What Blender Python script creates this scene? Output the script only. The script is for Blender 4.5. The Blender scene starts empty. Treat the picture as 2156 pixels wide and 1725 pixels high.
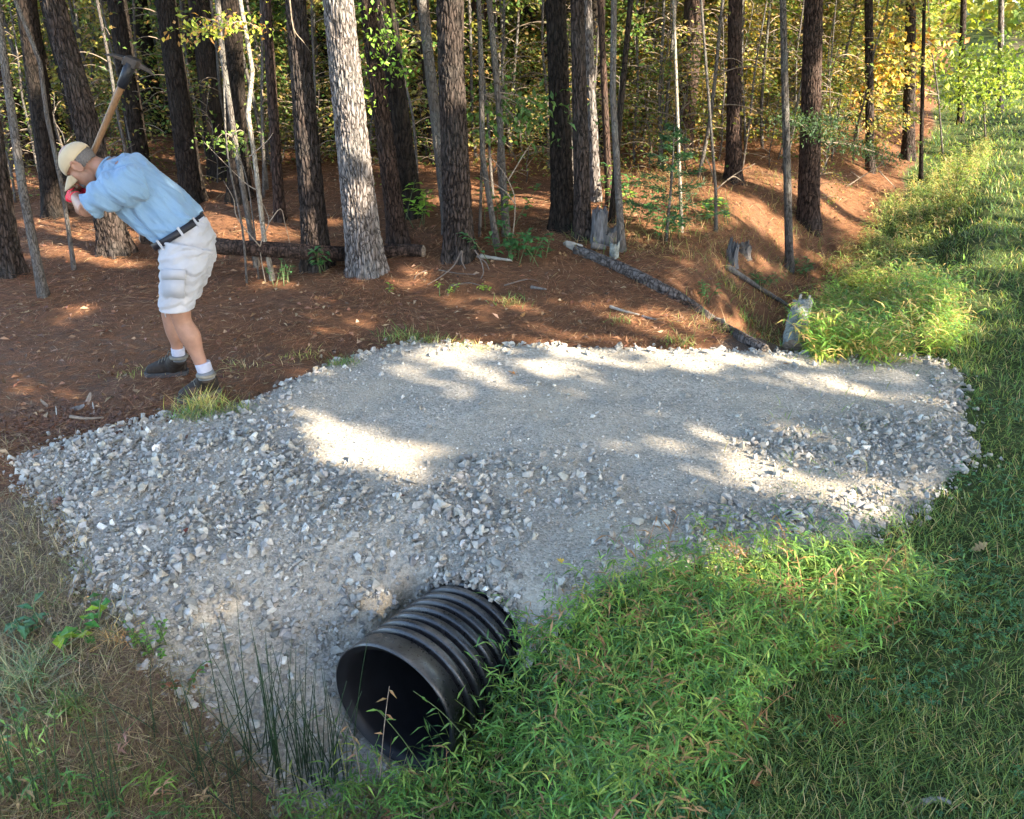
import bpy, bmesh, math, random
import numpy as np
from mathutils import Vector, Matrix
R = math.radians
rng = np.random.default_rng(7)
random.seed(7)
scene = bpy.context.scene
COL = scene.collection

# ------------------------------------------------------------------ camera, world, sun
HC, PITCH, FPX = 2.3, R(25.0), 1867.0
cam_d = bpy.data.cameras.new('camera'); cam = bpy.data.objects.new('camera', cam_d); COL.objects.link(cam)
cam.location = (0, 0, HC); cam.rotation_euler = (math.pi/2 - PITCH, 0, 0)
cam_d.sensor_width = 36.0; cam_d.lens = 36.0*FPX/2156.0; cam_d.clip_start = 0.05; cam_d.clip_end = 600
scene.camera = cam
SUN_EL = R(32.0); SUN_AZ = math.atan2(0.82, -0.57)            # clockwise from +Y
SUN = np.array([math.sin(SUN_AZ)*math.cos(SUN_EL), math.cos(SUN_AZ)*math.cos(SUN_EL), math.sin(SUN_EL)])
world = bpy.data.worlds.new('World'); scene.world = world; world.use_nodes = True
wn = world.node_tree; wn.nodes.clear()
sky = wn.nodes.new('ShaderNodeTexSky'); sky.sky_type = 'NISHITA'; sky.sun_disc = False
sky.sun_elevation = SUN_EL; sky.sun_rotation = SUN_AZ; sky.air_density = 1.0; sky.dust_density = 1.2; sky.ozone_density = 1.0
bg = wn.nodes.new('ShaderNodeBackground'); bg.inputs['Strength'].default_value = 0.15
wo = wn.nodes.new('ShaderNodeOutputWorld')
wn.links.new(sky.outputs[0], bg.inputs[0]); wn.links.new(bg.outputs[0], wo.inputs[0])
sl = bpy.data.lights.new('sun', 'SUN'); sl.energy = 4.5; sl.angle = R(0.53); sl.color = (1.0, 0.87, 0.67)
so = bpy.data.objects.new('sun', sl); COL.objects.link(so)
so.rotation_euler = Vector(SUN.tolist()).to_track_quat('Z', 'Y').to_euler()
scene.view_settings.view_transform = 'Standard'; scene.view_settings.look = 'None'
scene.view_settings.exposure = 2.85; scene.view_settings.gamma = 1.0
scene.cycles.max_bounces = 6; scene.cycles.diffuse_bounces = 3; scene.cycles.transmission_bounces = 3
scene.cycles.glossy_bounces = 2; scene.cycles.transparent_max_bounces = 4
scene.cycles.use_denoising = True

# ------------------------------------------------------------------ noise
def _h(ix, iy, iz, s):
    n = (ix.astype(np.int64)*374761393 + iy.astype(np.int64)*668265263 + iz.astype(np.int64)*2147483647*3 + s*974634777) & 0xffffffff
    n = ((n ^ (n >> 13))*1274126177) & 0xffffffff
    n = ((n ^ (n >> 16))*2246822519) & 0xffffffff
    return ((n ^ (n >> 15)) & 0xffffff)/float(0xffffff)
def vn(x, y, z=0, s=0):
    x = np.asarray(x, float); y = np.asarray(y, float); z = np.zeros_like(x) + z
    xi, yi, zi = np.floor(x), np.floor(y), np.floor(z)
    fx, fy, fz = x-xi, y-yi, z-zi
    fx, fy, fz = [f*f*(3-2*f) for f in (fx, fy, fz)]
    r = 0
    for a in (0, 1):
        for b in (0, 1):
            for c in (0, 1):
                w = (fx if a else 1-fx)*(fy if b else 1-fy)*(fz if c else 1-fz)
                r = r + w*_h(xi+a, yi+b, zi+c, s)
    return r*2-1
def fbm(x, y, z=0, o=4, s=0):
    r = 0; a = 1.0; t = 0; x = np.asarray(x, float); y = np.asarray(y, float); z = np.asarray(z, float)
    for i in range(o):
        r = r + a*vn(x, y, z, s+i*17); t += a; a *= .5; x = x*2.03; y = y*2.03; z = z*2.03
    return r/t
def ss(a, b, x):
    t = np.clip((np.asarray(x, float)-a)/(b-a), 0, 1); return t*t*(3-2*t)

# ------------------------------------------------------------------ terrain shape
CL = np.array([(-4.5, -8), (-2.2, -3), (-1.0, 0), (-.62, 1.6), (-.47, 2.55), (.25, 3.5), (2.4, 6.8), (5.3, 11.5), (8.6, 18), (15, 32), (32, 70)], float)
SEGL = np.sqrt(((CL[1:]-CL[:-1])**2).sum(1)); CUM = np.concatenate([[0], np.cumsum(SEGL)]); T0 = CUM[4]
def ditch(x, y):
    x = np.asarray(x, float); y = np.asarray(y, float)
    best = np.full(x.shape, 1e9); bs = np.zeros(x.shape); bt = np.zeros(x.shape)
    for i in range(len(CL)-1):
        a, b = CL[i], CL[i+1]; d = (b-a)/SEGL[i]
        t = np.clip((x-a[0])*d[0] + (y-a[1])*d[1], 0, SEGL[i])
        dx = x-(a[0]+d[0]*t); dy = y-(a[1]+d[1]*t); ds = np.hypot(dx, dy)
        sg = np.where(dx*d[1]-dy*d[0] >= 0, 1.0, -1.0)
        m = ds < best; best = np.where(m, ds, best); bs = np.where(m, ds*sg, bs); bt = np.where(m, CUM[i]+t-T0, bt)
    return bs, bt
def base_h(x, y):
    x = np.asarray(x, float); y = np.asarray(y, float)
    s, t = ditch(x, y)
    zl = 0.30*ss(3.2, 6.0, t)*ss(-.3, -2.5, s) + .012*np.clip(y-9, 0, 100)
    zr = .45*ss(2.2, .2, y)*ss(.2, 1.2, s) + .10*ss(1.0, 3.0, s)*ss(4, 8, t) + .012*np.clip(y-9, 0, 100)
    z = np.where(s < 0, zl, zr)
    fill = ss(-.10, .95, t)*(1-ss(4.2, 5.0, t))
    wid = np.where(s > 0, 1.05-.15*ss(5, 9, t), 1.15+.5*ss(4, 8, t))
    g = 1-ss(.22, 1.0, np.abs(s)/wid)
    z = z - .56*g*(1-fill)*(1-.65*ss(6.5, 13, t))
    z = z + .05*fbm(x*.7, y*.7, o=3, s=3) + .12*fbm(x*.12, y*.12, o=2, s=5)*ss(8, 20, np.hypot(x, y))
    z = z + .022*fbm(x*4, y*4, o=3, s=9)
    return z
def ray(px, py):
    u = (px-1078)/FPX; v = (862.5-py)/FPX
    return np.array([u, math.cos(PITCH)+v*math.sin(PITCH), -math.sin(PITCH)+v*math.cos(PITCH)])
def hit(px, py, hf):
    d = ray(px, py); ts = np.concatenate([np.arange(1, 14, .02), np.arange(14, 90, .15)])
    P = np.array([0, 0, HC])+ts[:, None]*d
    below = P[:, 2] < hf(P[:, 0], P[:, 1])
    i = int(np.argmax(below)) if below.any() else len(ts)-1
    return P[i]
def inpoly(x, y, poly):
    r = np.zeros(np.shape(x), bool); n = len(poly)
    for i in range(n):
        x1, y1 = poly[i]; x2, y2 = poly[(i+1) % n]
        c = ((y1 > y) != (y2 > y)) & (x < (x2-x1)*(y-y1)/((y2-y1) if y2 != y1 else 1e-9)+x1)
        r ^= c
    return r
def sdpoly(x, y, poly):
    d = np.full(np.shape(x), 1e9); n = len(poly)
    for i in range(n):
        ax, ay = poly[i]; bx, by = poly[(i+1) % n]; ex, ey = bx-ax, by-ay; L = ex*ex+ey*ey+1e-12
        t = np.clip(((x-ax)*ex+(y-ay)*ey)/L, 0, 1); d = np.minimum(d, np.hypot(x-ax-ex*t, y-ay-ey*t))
    return np.where(inpoly(x, y, poly), d, -d)
def proj(P):
    P = np.asarray(P, float); dz = P[..., 2]-HC
    dep = P[..., 1]*math.cos(PITCH)-dz*math.sin(PITCH); up = P[..., 1]*math.sin(PITCH)+dz*math.cos(PITCH)
    dep = np.where(dep < .05, .05, dep)
    return 1078+FPX*P[..., 0]/dep, 862.5-FPX*up/dep
PAD_PX = [(35, 975), (120, 945), (200, 925), (330, 885), (470, 868), (560, 838), (640, 800), (700, 768), (800, 742), (870, 726), (1000, 730), (1150, 734), (1300, 738),
          (1450, 742), (1600, 745), (1750, 750), (1900, 755), (1980, 768), (2025, 800), (2030, 900), (2045, 960), (1990, 1030), (1900, 1105), (1800, 1150),
          (1600, 1180), (1450, 1200), (1320, 1235), (1200, 1320), (1100, 1420), (1000, 1500), (860, 1600), (760, 1690), (700, 1725), (600, 1700), (520, 1600), (430, 1500), (330, 1410), (250, 1310), (180, 1240), (160, 1150), (90, 1060)]
PAD = [tuple(hit(px, py, base_h)[:2]) for px, py in PAD_PX]
PR = .295; _d = ray(826, 1492); PC = np.array([0, 0, HC])+_d*((HC+.24)/-_d[2]); PA = np.array([.50, .84, -.13]); PA = PA/np.linalg.norm(PA)
def in_pipe(P, k=1.0):
    q = P-PC; L = q@PA; rad = np.linalg.norm(q-L[:, None]*PA, axis=1); return (rad < PR*k) & (L > .02)
def H(x, y):
    x = np.asarray(x, float); y = np.asarray(y, float)
    z = base_h(x, y)
    near = (np.abs(x) < 5) & (y < 9) & (y > 0)
    sd = np.where(near, sdpoly(x, y, PAD), -9)
    z = z + .05*ss(-.10, .16, sd)
    qx, qy = x-PC[0], y-PC[1]; ah = PA[:2]/np.linalg.norm(PA[:2]); L = qx*ah[0]+qy*ah[1]; lat = np.abs(qx*ah[1]-qy*ah[0])
    fl = PC[2]-PR-.015+PA[2]*np.clip(L, 0, 1); w = (1-ss(.8, 1.25, lat/PR))*ss(-.9, -.1, L)*(1-ss(.50, .62, L)); z = z*(1-w)+np.minimum(z, fl)*w
    dm = np.exp(-(((x+2.62)/.42)**2+((y-4.72)/.26)**2)**2)      # freshly dug patch in front of the man
    z = z + dm*(.035*fbm(x*9, y*9, o=3, s=31)+.01)
    return z
def G(px, py): return hit(px, py, H)
def h1(x, y): return float(H(np.array([x]), np.array([y]))[0])
def at_depth(px, py, Y):
    d = ray(px, py); return np.array([0, 0, HC])+d*(Y/d[1])
def pxm(P): return FPX/(P[1]*math.cos(PITCH)-(P[2]-HC)*math.sin(PITCH))

# ------------------------------------------------------------------ mesh helpers
def mesh(name, V, F, mat, parent=None, smooth=False, tint=None, loc=None, link=True):
    V = np.asarray(V, np.float32)
    if loc is not None: V = V-np.asarray(loc, np.float32)
    if not isinstance(F, (list, tuple)): F = [F]
    F = [np.asarray(f, np.int32) for f in F if len(f)]
    me = bpy.data.meshes.new(name); me.vertices.add(len(V)); me.vertices.foreach_set('co', V.ravel())
    idx = np.concatenate([f.ravel() for f in F]); me.loops.add(len(idx)); me.loops.foreach_set('vertex_index', idx)
    ls = []; o = 0
    for f in F:
        ls.append(o+np.arange(len(f))*f.shape[1]); o += f.size
    ls = np.concatenate(ls); me.polygons.add(len(ls)); me.polygons.foreach_set('loop_start', ls.astype(np.int32))
    me.update(calc_edges=True)
    me.polygons.foreach_set('use_smooth', np.full(len(ls), smooth)); me.update()
    if tint is not None:
        T = np.ones((len(V), 4), np.float32); tint = np.asarray(tint, np.float32)
        T[:, :tint.shape[1]] = tint
        a = me.attributes.new('tint', 'FLOAT_COLOR', 'POINT'); a.data.foreach_set('color', T.ravel())
    for m in (mat if isinstance(mat, (list, tuple)) else [mat]): me.materials.append(m)
    ob = bpy.data.objects.new(name, me)
    if link: COL.objects.link(ob)
    if loc is not None and parent is None: ob.location = [float(v) for v in loc]
    if parent is not None: ob.parent = parent
    return ob
def tag(o, label, cat, group=None, kind=None):
    if label: o['label'] = label
    if cat: o['category'] = cat
    if group: o['group'] = group
    if kind: o['kind'] = kind
    return o
def empty(name, loc, label, cat, group=None):
    o = bpy.data.objects.new(name, None); COL.objects.link(o); o.location = [float(v) for v in loc]; o.empty_display_size = .1
    return tag(o, label, cat, group)
def catmull(P, k):
    P = np.asarray(P, float); n = len(P); out = []
    for i in range(n-1):
        p0 = P[max(i-1, 0)]; p1 = P[i]; p2 = P[i+1]; p3 = P[min(i+2, n-1)]
        for j in range(k):
            t = j/k
            out.append(.5*((2*p1)+(-p0+p2)*t+(2*p0-5*p1+4*p2-p3)*t*t+(-p0+3*p1-3*p2+p3)*t**3))
    out.append(P[-1]); return np.array(out)
def ringfaces(n, m, off=0, cap=True):
    i = np.arange(n-1)[:, None]*m; j = np.arange(m)[None]; k = (np.arange(m)+1) % m
    q = np.stack([i+j, i+k[None], i+m+k[None], i+m+j], -1).reshape(-1, 4)+off
    return q
def tube(P, r, m=8, k=1, side=None, ratio=1.0, cap=True, rfun=None):
    """swept tube; returns V, [quads, tris]"""
    P = np.asarray(P, float); r = np.asarray(r, float)*np.ones(len(P))
    if k > 1:
        Q = catmull(np.column_stack([P, r]), k); P, r = Q[:, :3], Q[:, 3]
    T = np.gradient(P, axis=0); T /= np.linalg.norm(T, axis=1)[:, None]+1e-12
    ref = np.array([0, 1, 0.]) if side is None else np.asarray(side, float)
    U = np.cross(T, ref); bad = np.linalg.norm(U, axis=1) < .15
    U[bad] = np.cross(T[bad], np.array([1., .1, 0]))
    U /= np.linalg.norm(U, axis=1)[:, None]; W = np.cross(U, T)
    a = np.arange(m)*2*math.pi/m
    rr = r[:, None]*np.ones(m)[None]
    if rfun is not None: rr = rr*rfun(P, a)
    V = P[:, None]+rr[..., None]*(np.cos(a)[None, :, None]*U[:, None]+ratio*np.sin(a)[None, :, None]*W[:, None])
    n = len(P); V = V.reshape(-1, 3); F = [ringfaces(n, m)]
    if cap:
        V = np.vstack([V, P[0], P[-1]]); j = np.arange(m); k2 = (j+1) % m
        F.append(np.vstack([np.stack([k2, j, np.full(m, n*m)], -1), np.stack([(n-1)*m+j, (n-1)*m+k2, np.full(m, n*m+1)], -1)]))
    return V, F
def merge(parts):
    Vs, T3, T4, o = [], [], [], 0
    for V, F in parts:
        Vs.append(V)
        for f in (F if isinstance(F, (list, tuple)) else [F]):
            f = np.asarray(f)
            if not len(f): continue
            (T3 if f.shape[1] == 3 else T4).append(f+o)
        o += len(V)
    out = []
    if T3: out.append(np.vstack(T3))
    if T4: out.append(np.vstack(T4))
    return np.vstack(Vs), out
def unit(v): return v/(np.linalg.norm(v, axis=-1, keepdims=True)+1e-12)
def leaves(P, D, N, L, W, tint, fold=.25, bend=.2, mid=.4):
    """lanceolate leaves: base P, direction D, upward normal N, length L, width W -> 6 verts, 4 tris each"""
    n = len(P); D = unit(D); S = unit(np.cross(D, N)); N = np.cross(S, D); L = np.broadcast_to(L, n)[:, None]; W = np.broadcast_to(W, n)[:, None]
    V = np.empty((n, 5, 3))
    V[:, 0] = P
    V[:, 1] = P+D*L*mid-S*W*.5+N*W*fold
    V[:, 2] = P+D*L*mid+S*W*.5+N*W*fold
    V[:, 3] = P+D*L*mid*1.05
    V[:, 4] = P+D*L-N*L*bend
    b = np.arange(n)[:, None]*5
    F = np.concatenate([b+np.array([[0, 3, 1]]), b+np.array([[0, 2, 3]]), b+np.array([[1, 3, 4]]), b+np.array([[3, 2, 4]])])
    return V.reshape(-1, 3), F, np.repeat(tint, 5, axis=0)
def rdir(n, up=0.0, spread=1.0):
    v = rng.normal(size=(n, 3))*spread; v[:, 2] += up; return unit(v)
def tints(n, cols, w=None, var=.25, hue=.06):
    cols = np.array(cols, float); k = rng.choice(len(cols), n, p=w)
    b = 1+var*rng.normal(size=(n, 1)); return np.clip(cols[k]*b*(1+hue*rng.normal(size=(n, 3))), .003, 1)

# ------------------------------------------------------------------ materials
def newmat(name, rough=.8, spec=.3):
    m = bpy.data.materials.new(name); m.use_nodes = True; nt = m.node_tree
    b = nt.nodes['Principled BSDF']; b.inputs['Roughness'].default_value = rough; b.inputs['Specular IOR Level'].default_value = spec
    return m, nt, b
def N_(nt, t, **kw):
    n = nt.nodes.new(t)
    for k, v in kw.items():
        if k in n.inputs: n.inputs[k].default_value = v
        else: setattr(n, k, v)
    return n
def noise(nt, scale, detail=4, rough=.55, vec=None):
    n = N_(nt, 'ShaderNodeTexNoise', Scale=scale, Detail=detail, Roughness=rough)
    if vec is not None: nt.links.new(vec, n.inputs['Vector'])
    return n
def ramp(nt, fac, stops):
    r = nt.nodes.new('ShaderNodeValToRGB'); nt.links.new(fac, r.inputs[0]); e = r.color_ramp.elements
    while len(e) < len(stops): e.new(.5)
    for i, (p, c) in enumerate(stops): e[i].position = p; e[i].color = (*c, 1)
    return r
def mix(nt, f, a, b, mode='MIX'):
    n = nt.nodes.new('ShaderNodeMix'); n.data_type = 'RGBA'; n.blend_type = mode
    for s, v in ((n.inputs[0], f), (n.inputs[6], a), (n.inputs[7], b)):
        if hasattr(v, 'is_output'): nt.links.new(v, s)
        elif isinstance(v, tuple): s.default_value = (*v, 1)
        else: s.default_value = v
    return n.outputs[2]
def bump(nt, b, h, strength=.5, dist=.01):
    n = N_(nt, 'ShaderNodeBump', Strength=strength, Distance=dist); nt.links.new(h, n.inputs['Height']); nt.links.new(n.outputs[0], b.inputs['Normal'])
def coords(nt, scale=(1, 1, 1), kind='Object'):
    c = nt.nodes.new('ShaderNodeTexCoord'); mp = nt.nodes.new('ShaderNodeMapping'); mp.inputs['Scale'].default_value = scale
    nt.links.new(c.outputs[kind], mp.inputs[0]); return mp.outputs[0]
def plain(name, col, rough=.7, var=.25, nscale=30, bstr=.2, bdist=.003, spec=.3, cscale=(1, 1, 1), metal=0):
    m, nt, b = newmat(name, rough, spec); v = coords(nt, cscale); n = noise(nt, nscale, 5, .6, v)
    lo = tuple(c*(1-var) for c in col); hi = tuple(min(1, c*(1+var)) for c in col)
    r = ramp(nt, n.outputs[0], [(.3, lo), (.7, hi)]); nt.links.new(r.outputs[0], b.inputs['Base Color']); b.inputs['Metallic'].default_value = metal
    if bstr: bump(nt, b, n.outputs[0], bstr, bdist)
    return m
def tinted(name, rough=.6, trans=0.0, nscale=0, spec=.3, gain=1.0):
    m, nt, b = newmat(name, rough, spec); a = nt.nodes.new('ShaderNodeAttribute'); a.attribute_name = 'tint'
    col = a.outputs['Color']
    if gain != 1.0: col = mix(nt, 1.0, col, (gain, gain, gain), 'MULTIPLY')
    if nscale:
        n = noise(nt, nscale, 4, .6, coords(nt)); r = ramp(nt, n.outputs[0], [(.3, (.72, .72, .72)), (.7, (1.2, 1.2, 1.2))])
        col = mix(nt, 1.0, col, r.outputs[0], 'MULTIPLY'); bump(nt, b, n.outputs[0], .3, .003)
    nt.links.new(col, b.inputs['Base Color'])
    if trans:
        t = nt.nodes.new('ShaderNodeBsdfTranslucent'); nt.links.new(mix(nt, 1.0, col, (1.5, 1.35, .6), 'MULTIPLY'), t.inputs[0])
        ms = nt.nodes.new('ShaderNodeMixShader'); ms.inputs[0].default_value = trans
        nt.links.new(b.outputs[0], ms.inputs[1]); nt.links.new(t.outputs[0], ms.inputs[2]); nt.links.new(ms.outputs[0], nt.nodes['Material Output'].inputs[0])
    return m
M = {}
M['leaf'] = tinted('leaf', .5, .45)
M['grass'] = tinted('grass_blade', .45, .4, gain=1.55)
M['canopy'] = tinted('canopy_leaf', .6, .12)
M['needle'] = tinted('pine_needle', .7, .0)
M['stone'] = tinted('crushed_stone', .85, 0, 45)
M['dryleaf'] = tinted('dead_leaf', .7, .2, 60)
def bark_mat(name, ridge, furrow, lich, lamt=.5, sc=33):
    m, nt, b = newmat(name, .9, .15); v = coords(nt, (1, 1, .26))
    n1 = noise(nt, 6, 4, .6, v); add = N_(nt, 'ShaderNodeVectorMath', operation='MULTIPLY_ADD'); nt.links.new(n1.outputs['Color'], add.inputs[0]); add.inputs[1].default_value = (.13, .13, .10); nt.links.new(v, add.inputs[2])
    vo = N_(nt, 'ShaderNodeTexVoronoi', Scale=sc, feature='DISTANCE_TO_EDGE'); nt.links.new(add.outputs[0], vo.inputs['Vector'])
    cr = ramp(nt, vo.outputs['Distance'], [(0, (0, 0, 0)), (.14, (1, 1, 1))])
    fine = noise(nt, 90, 5, .65, coords(nt, (1, 1, .5)))
    big = noise(nt, 2.2, 3, .6, coords(nt)); lf = ramp(nt, big.outputs[0], [(.48, (0, 0, 0)), (.62, (lamt, lamt, lamt))])
    rc = mix(nt, fine.outputs[0], tuple(c*.65 for c in ridge), tuple(c*1.3 for c in ridge))
    c1 = mix(nt, cr.outputs[0], furrow, rc); c2 = mix(nt, lf.outputs[0], c1, mix(nt, fine.outputs[0], tuple(c*.6 for c in lich), lich))
    at = nt.nodes.new('ShaderNodeAttribute'); at.attribute_name = 'tint'
    nt.links.new(mix(nt, 1.0, c2, at.outputs['Color'], 'MULTIPLY'), b.inputs['Base Color'])
    hm = N_(nt, 'ShaderNodeMath', operation='MULTIPLY_ADD'); nt.links.new(fine.outputs[0], hm.inputs[0]); hm.inputs[1].default_value = .35; nt.links.new(cr.outputs[0], hm.inputs[2])
    bump(nt, b, hm.outputs[0], .9, .012); return m
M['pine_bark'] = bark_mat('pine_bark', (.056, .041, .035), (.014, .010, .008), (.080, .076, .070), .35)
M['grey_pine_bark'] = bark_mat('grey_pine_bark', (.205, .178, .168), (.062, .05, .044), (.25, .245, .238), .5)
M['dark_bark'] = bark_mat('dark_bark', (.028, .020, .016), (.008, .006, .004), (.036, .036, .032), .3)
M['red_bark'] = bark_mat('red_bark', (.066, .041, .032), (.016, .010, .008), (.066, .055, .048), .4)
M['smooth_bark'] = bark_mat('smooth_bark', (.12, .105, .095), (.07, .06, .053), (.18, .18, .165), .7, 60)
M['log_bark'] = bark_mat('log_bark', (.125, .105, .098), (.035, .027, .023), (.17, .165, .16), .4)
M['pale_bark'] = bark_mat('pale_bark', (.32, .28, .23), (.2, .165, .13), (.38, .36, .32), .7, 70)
M['twig'] = plain('dry_twig', (.20, .155, .115), .8, .4, 60)

# ground: one sheet, zones carried by the 'zone' attribute (r gravel, g pine litter, b grass)
def ground_mat():
    m, nt, b = newmat('ground', .95, .12); o = coords(nt)
    z = nt.nodes.new('ShaderNodeAttribute'); z.attribute_name = 'zone'; sp = nt.nodes.new('ShaderNodeSeparateColor'); nt.links.new(z.outputs['Color'], sp.inputs[0])
    big = noise(nt, 1.6, 4, .6, o); med = noise(nt, 14, 5, .65, o); fin = noise(nt, 120, 4, .7, o)
    # gravel dust
    vo = N_(nt, 'ShaderNodeTexVoronoi', Scale=75.0); nt.links.new(o, vo.inputs['Vector'])
    vc = nt.nodes.new('ShaderNodeSeparateColor'); nt.links.new(vo.outputs['Color'], vc.inputs[0])
    g1 = ramp(nt, vc.outputs[0], [(0, (.17, .155, .13)), (.5, (.335, .305, .262)), (1, (.47, .43, .37))])
    g2 = mix(nt, ramp(nt, big.outputs[0], [(.42, (0, 0, 0)), (.62, (.55, .55, .55))]).outputs[0], g1.outputs[0], (.46, .37, .26))
    grav = mix(nt, .35, g2, ramp(nt, fin.outputs[0], [(.3, (.21, .19, .16)), (.7, (.50, .455, .385))]).outputs[0])
    # pine litter, soil
    st = coords(nt, (1, 1, 1)); w1 = noise(nt, 3, 3, .6, st)
    l1 = ramp(nt, med.outputs[0], [(.28, (.04, .02, .012)), (.45, (.105, .052, .028)), (.6, (.175, .085, .044)), (.78, (.27, .155, .088))])
    l2 = mix(nt, .5, l1.outputs[0], ramp(nt, fin.outputs[0], [(.3, (.045, .022, .013)), (.7, (.25, .115, .055))]).outputs[0])
    soil = ramp(nt, med.outputs[0], [(.3, (.05, .028, .02)), (.7, (.15, .085, .06))])
    lit = mix(nt, ramp(nt, big.outputs[0], [(.5, (0, 0, 0)), (.68, (.5, .5, .5))]).outputs[0], l2, soil.outputs[0])
    # grass soil
    gr = ramp(nt, med.outputs[0], [(.3, (.018, .028, .010)), (.55, (.05, .07, .022)), (.75, (.10, .085, .04))])
    dry = ramp(nt, fin.outputs[0], [(.3, (.065, .045, .032)), (.7, (.235, .16, .115))])
    c = dry.outputs[0]
    nz = N_(nt, 'ShaderNodeMath', operation='MULTIPLY_ADD'); nt.links.new(med.outputs[0], nz.inputs[0]); nz.inputs[1].default_value = .9; nz.inputs[2].default_value = -.45
    def edge(ch):
        a = N_(nt, 'ShaderNodeMath', operation='ADD'); nt.links.new(sp.outputs[ch], a.inputs[0]); nt.links.new(nz.outputs[0], a.inputs[1])
        return ramp(nt, a.outputs[0], [(.38, (0, 0, 0)), (.62, (1, 1, 1))]).outputs[0]
    c = mix(nt, edge(1), c, lit); c = mix(nt, edge(2), c, gr.outputs[0]); c = mix(nt, edge(0), c, grav)
    nt.links.new(c, b.inputs['Base Color'])
    hh = N_(nt, 'ShaderNodeMath', operation='MULTIPLY_ADD'); nt.links.new(vo.outputs['Distance'], hh.inputs[0]); hh.inputs[1].default_value = -.8; nt.links.new(fin.outputs[0], hh.inputs[2])
    bump(nt, b, hh.outputs[0], .9, .008); return m
M['ground'] = ground_mat()
def axis(fine0, fine1, step, lo, hi):
    a = list(np.arange(fine0, fine1, step)); s = step; v = a[-1]
    while v < hi: s *= 1.06; v += s; a.append(v)
    s = step; v = a[0]; pre = []
    while v > lo: s *= 1.08; v -= s; pre.append(v)
    return np.array(pre[::-1]+a)
XS = axis(-3.8, 3.8, .022, -90, 90); YS = axis(1.2, 7.2, .022, -25, 160)
X, Y = np.meshgrid(XS, YS); Z = H(X.ravel(), Y.ravel())
V = np.column_stack([X.ravel(), Y.ravel(), Z]); nx = len(XS)
ii = (np.arange(len(YS)-1)[:, None]*nx+np.arange(nx-1)[None]).ravel()
Q = np.stack([ii, ii+1, ii+nx+1, ii+nx], -1); Q = Q[~in_pipe(V[Q].mean(1), .845)]
gnd = mesh('ground', V, Q, M['ground'], smooth=True)
def zones(x, y):
    s, t = ditch(x, y); wob = .25*fbm(x*1.1, y*1.1, o=3, s=41)
    near = (np.abs(x) < 6) & (y < 10)
    gz = np.where(near, ss(-.10, .12, sdpoly(x, y, PAD)), 0)
    lit = ss(-.1, -.45, s+wob*1.2)*ss(3.9, 4.5, y+wob-.25*(x+3)+.5)
    lit = lit*(1-.8*np.exp(-((x+2.2)/2.2)**2-((y-5.5)/.95)**2)*ss(-.3, .2, fbm(x*1.3, y*1.3, s=43)+.15))
    lit = np.maximum(lit, .6*ss(-.75, -1.15, s+wob)*ss(4.3, 5.0, y))
    gra = np.maximum(ss(.1, .4, s+wob), ss(-.5, -.2, s+wob)*ss(4, 4.6, t))
    tr = ss(1.3, 1.9, s+wob)*(1-ss(3.2, 3.9, s+wob))*ss(7.5, 9.5, y)
    return gz, lit*(1-gra), gra*(1-.5*tr)
gz, lz, az = zones(X.ravel(), Y.ravel())
def az_at(x, y): return float(zones(np.array([x]), np.array([y]))[2][0])
A = gnd.data.attributes.new('zone', 'FLOAT_COLOR', 'POINT'); A.data.foreach_set('color', np.column_stack([gz, lz, az, np.ones_like(gz)]).astype(np.float32).ravel())
tag(gnd, None, None, kind='structure')

def sample_view(n, x0, x1, y0, y1, margin=60):
    """random ground points inside the photographed area, denser close by"""
    y = y0*np.exp(rng.random(n)*math.log(y1/y0)); hw = (1078+margin*3)/FPX*(y*.906+.97)
    x = (rng.random(n)*2-1)*hw; k = (x > x0) & (x < x1); return x[k], y[k]
# ------------------------------------------------------------------ gravel stones
def stone_shapes(k=10):
    out = []
    for i in range(k):
        bm = bmesh.new(); r = np.random.default_rng(100+i); sc = np.array([1, r.uniform(.6, .95), r.uniform(.4, .7)])
        for _ in range(10):
            v = r.normal(size=3); v = v/np.linalg.norm(v); v = np.sign(v)*np.abs(v)**.8; bm.verts.new((v*sc*.5).tolist())
        res = bmesh.ops.convex_hull(bm, input=bm.verts)
        bmesh.ops.delete(bm, geom=[g for g in res['geom_interior']+res['geom_unused'] if isinstance(g, bmesh.types.BMVert)], context='VERTS')
        bmesh.ops.triangulate(bm, faces=bm.faces); bm.verts.index_update()
        out.append((np.array([v.co[:] for v in bm.verts]), np.array([[v.index for v in f.verts] for f in bm.faces]))); bm.free()
    return out
SHP = stone_shapes()
def rotm(n, tilt):
    a = rng.random(n)*2*math.pi; bx = rng.normal(size=n)*tilt; by = rng.normal(size=n)*tilt
    def Rz(a): c, s = np.cos(a), np.sin(a); o = np.zeros_like(a); e = np.ones_like(a); return np.stack([c, -s, o, s, c, o, o, o, e], -1).reshape(-1, 3, 3)
    def Rx(a): c, s = np.cos(a), np.sin(a); o = np.zeros_like(a); e = np.ones_like(a); return np.stack([e, o, o, o, c, -s, o, s, c], -1).reshape(-1, 3, 3)
    def Ry(a): c, s = np.cos(a), np.sin(a); o = np.zeros_like(a); e = np.ones_like(a); return np.stack([c, o, s, o, e, o, -s, o, c], -1).reshape(-1, 3, 3)
    return Rz(a) @ Rx(bx) @ Ry(by)
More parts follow.
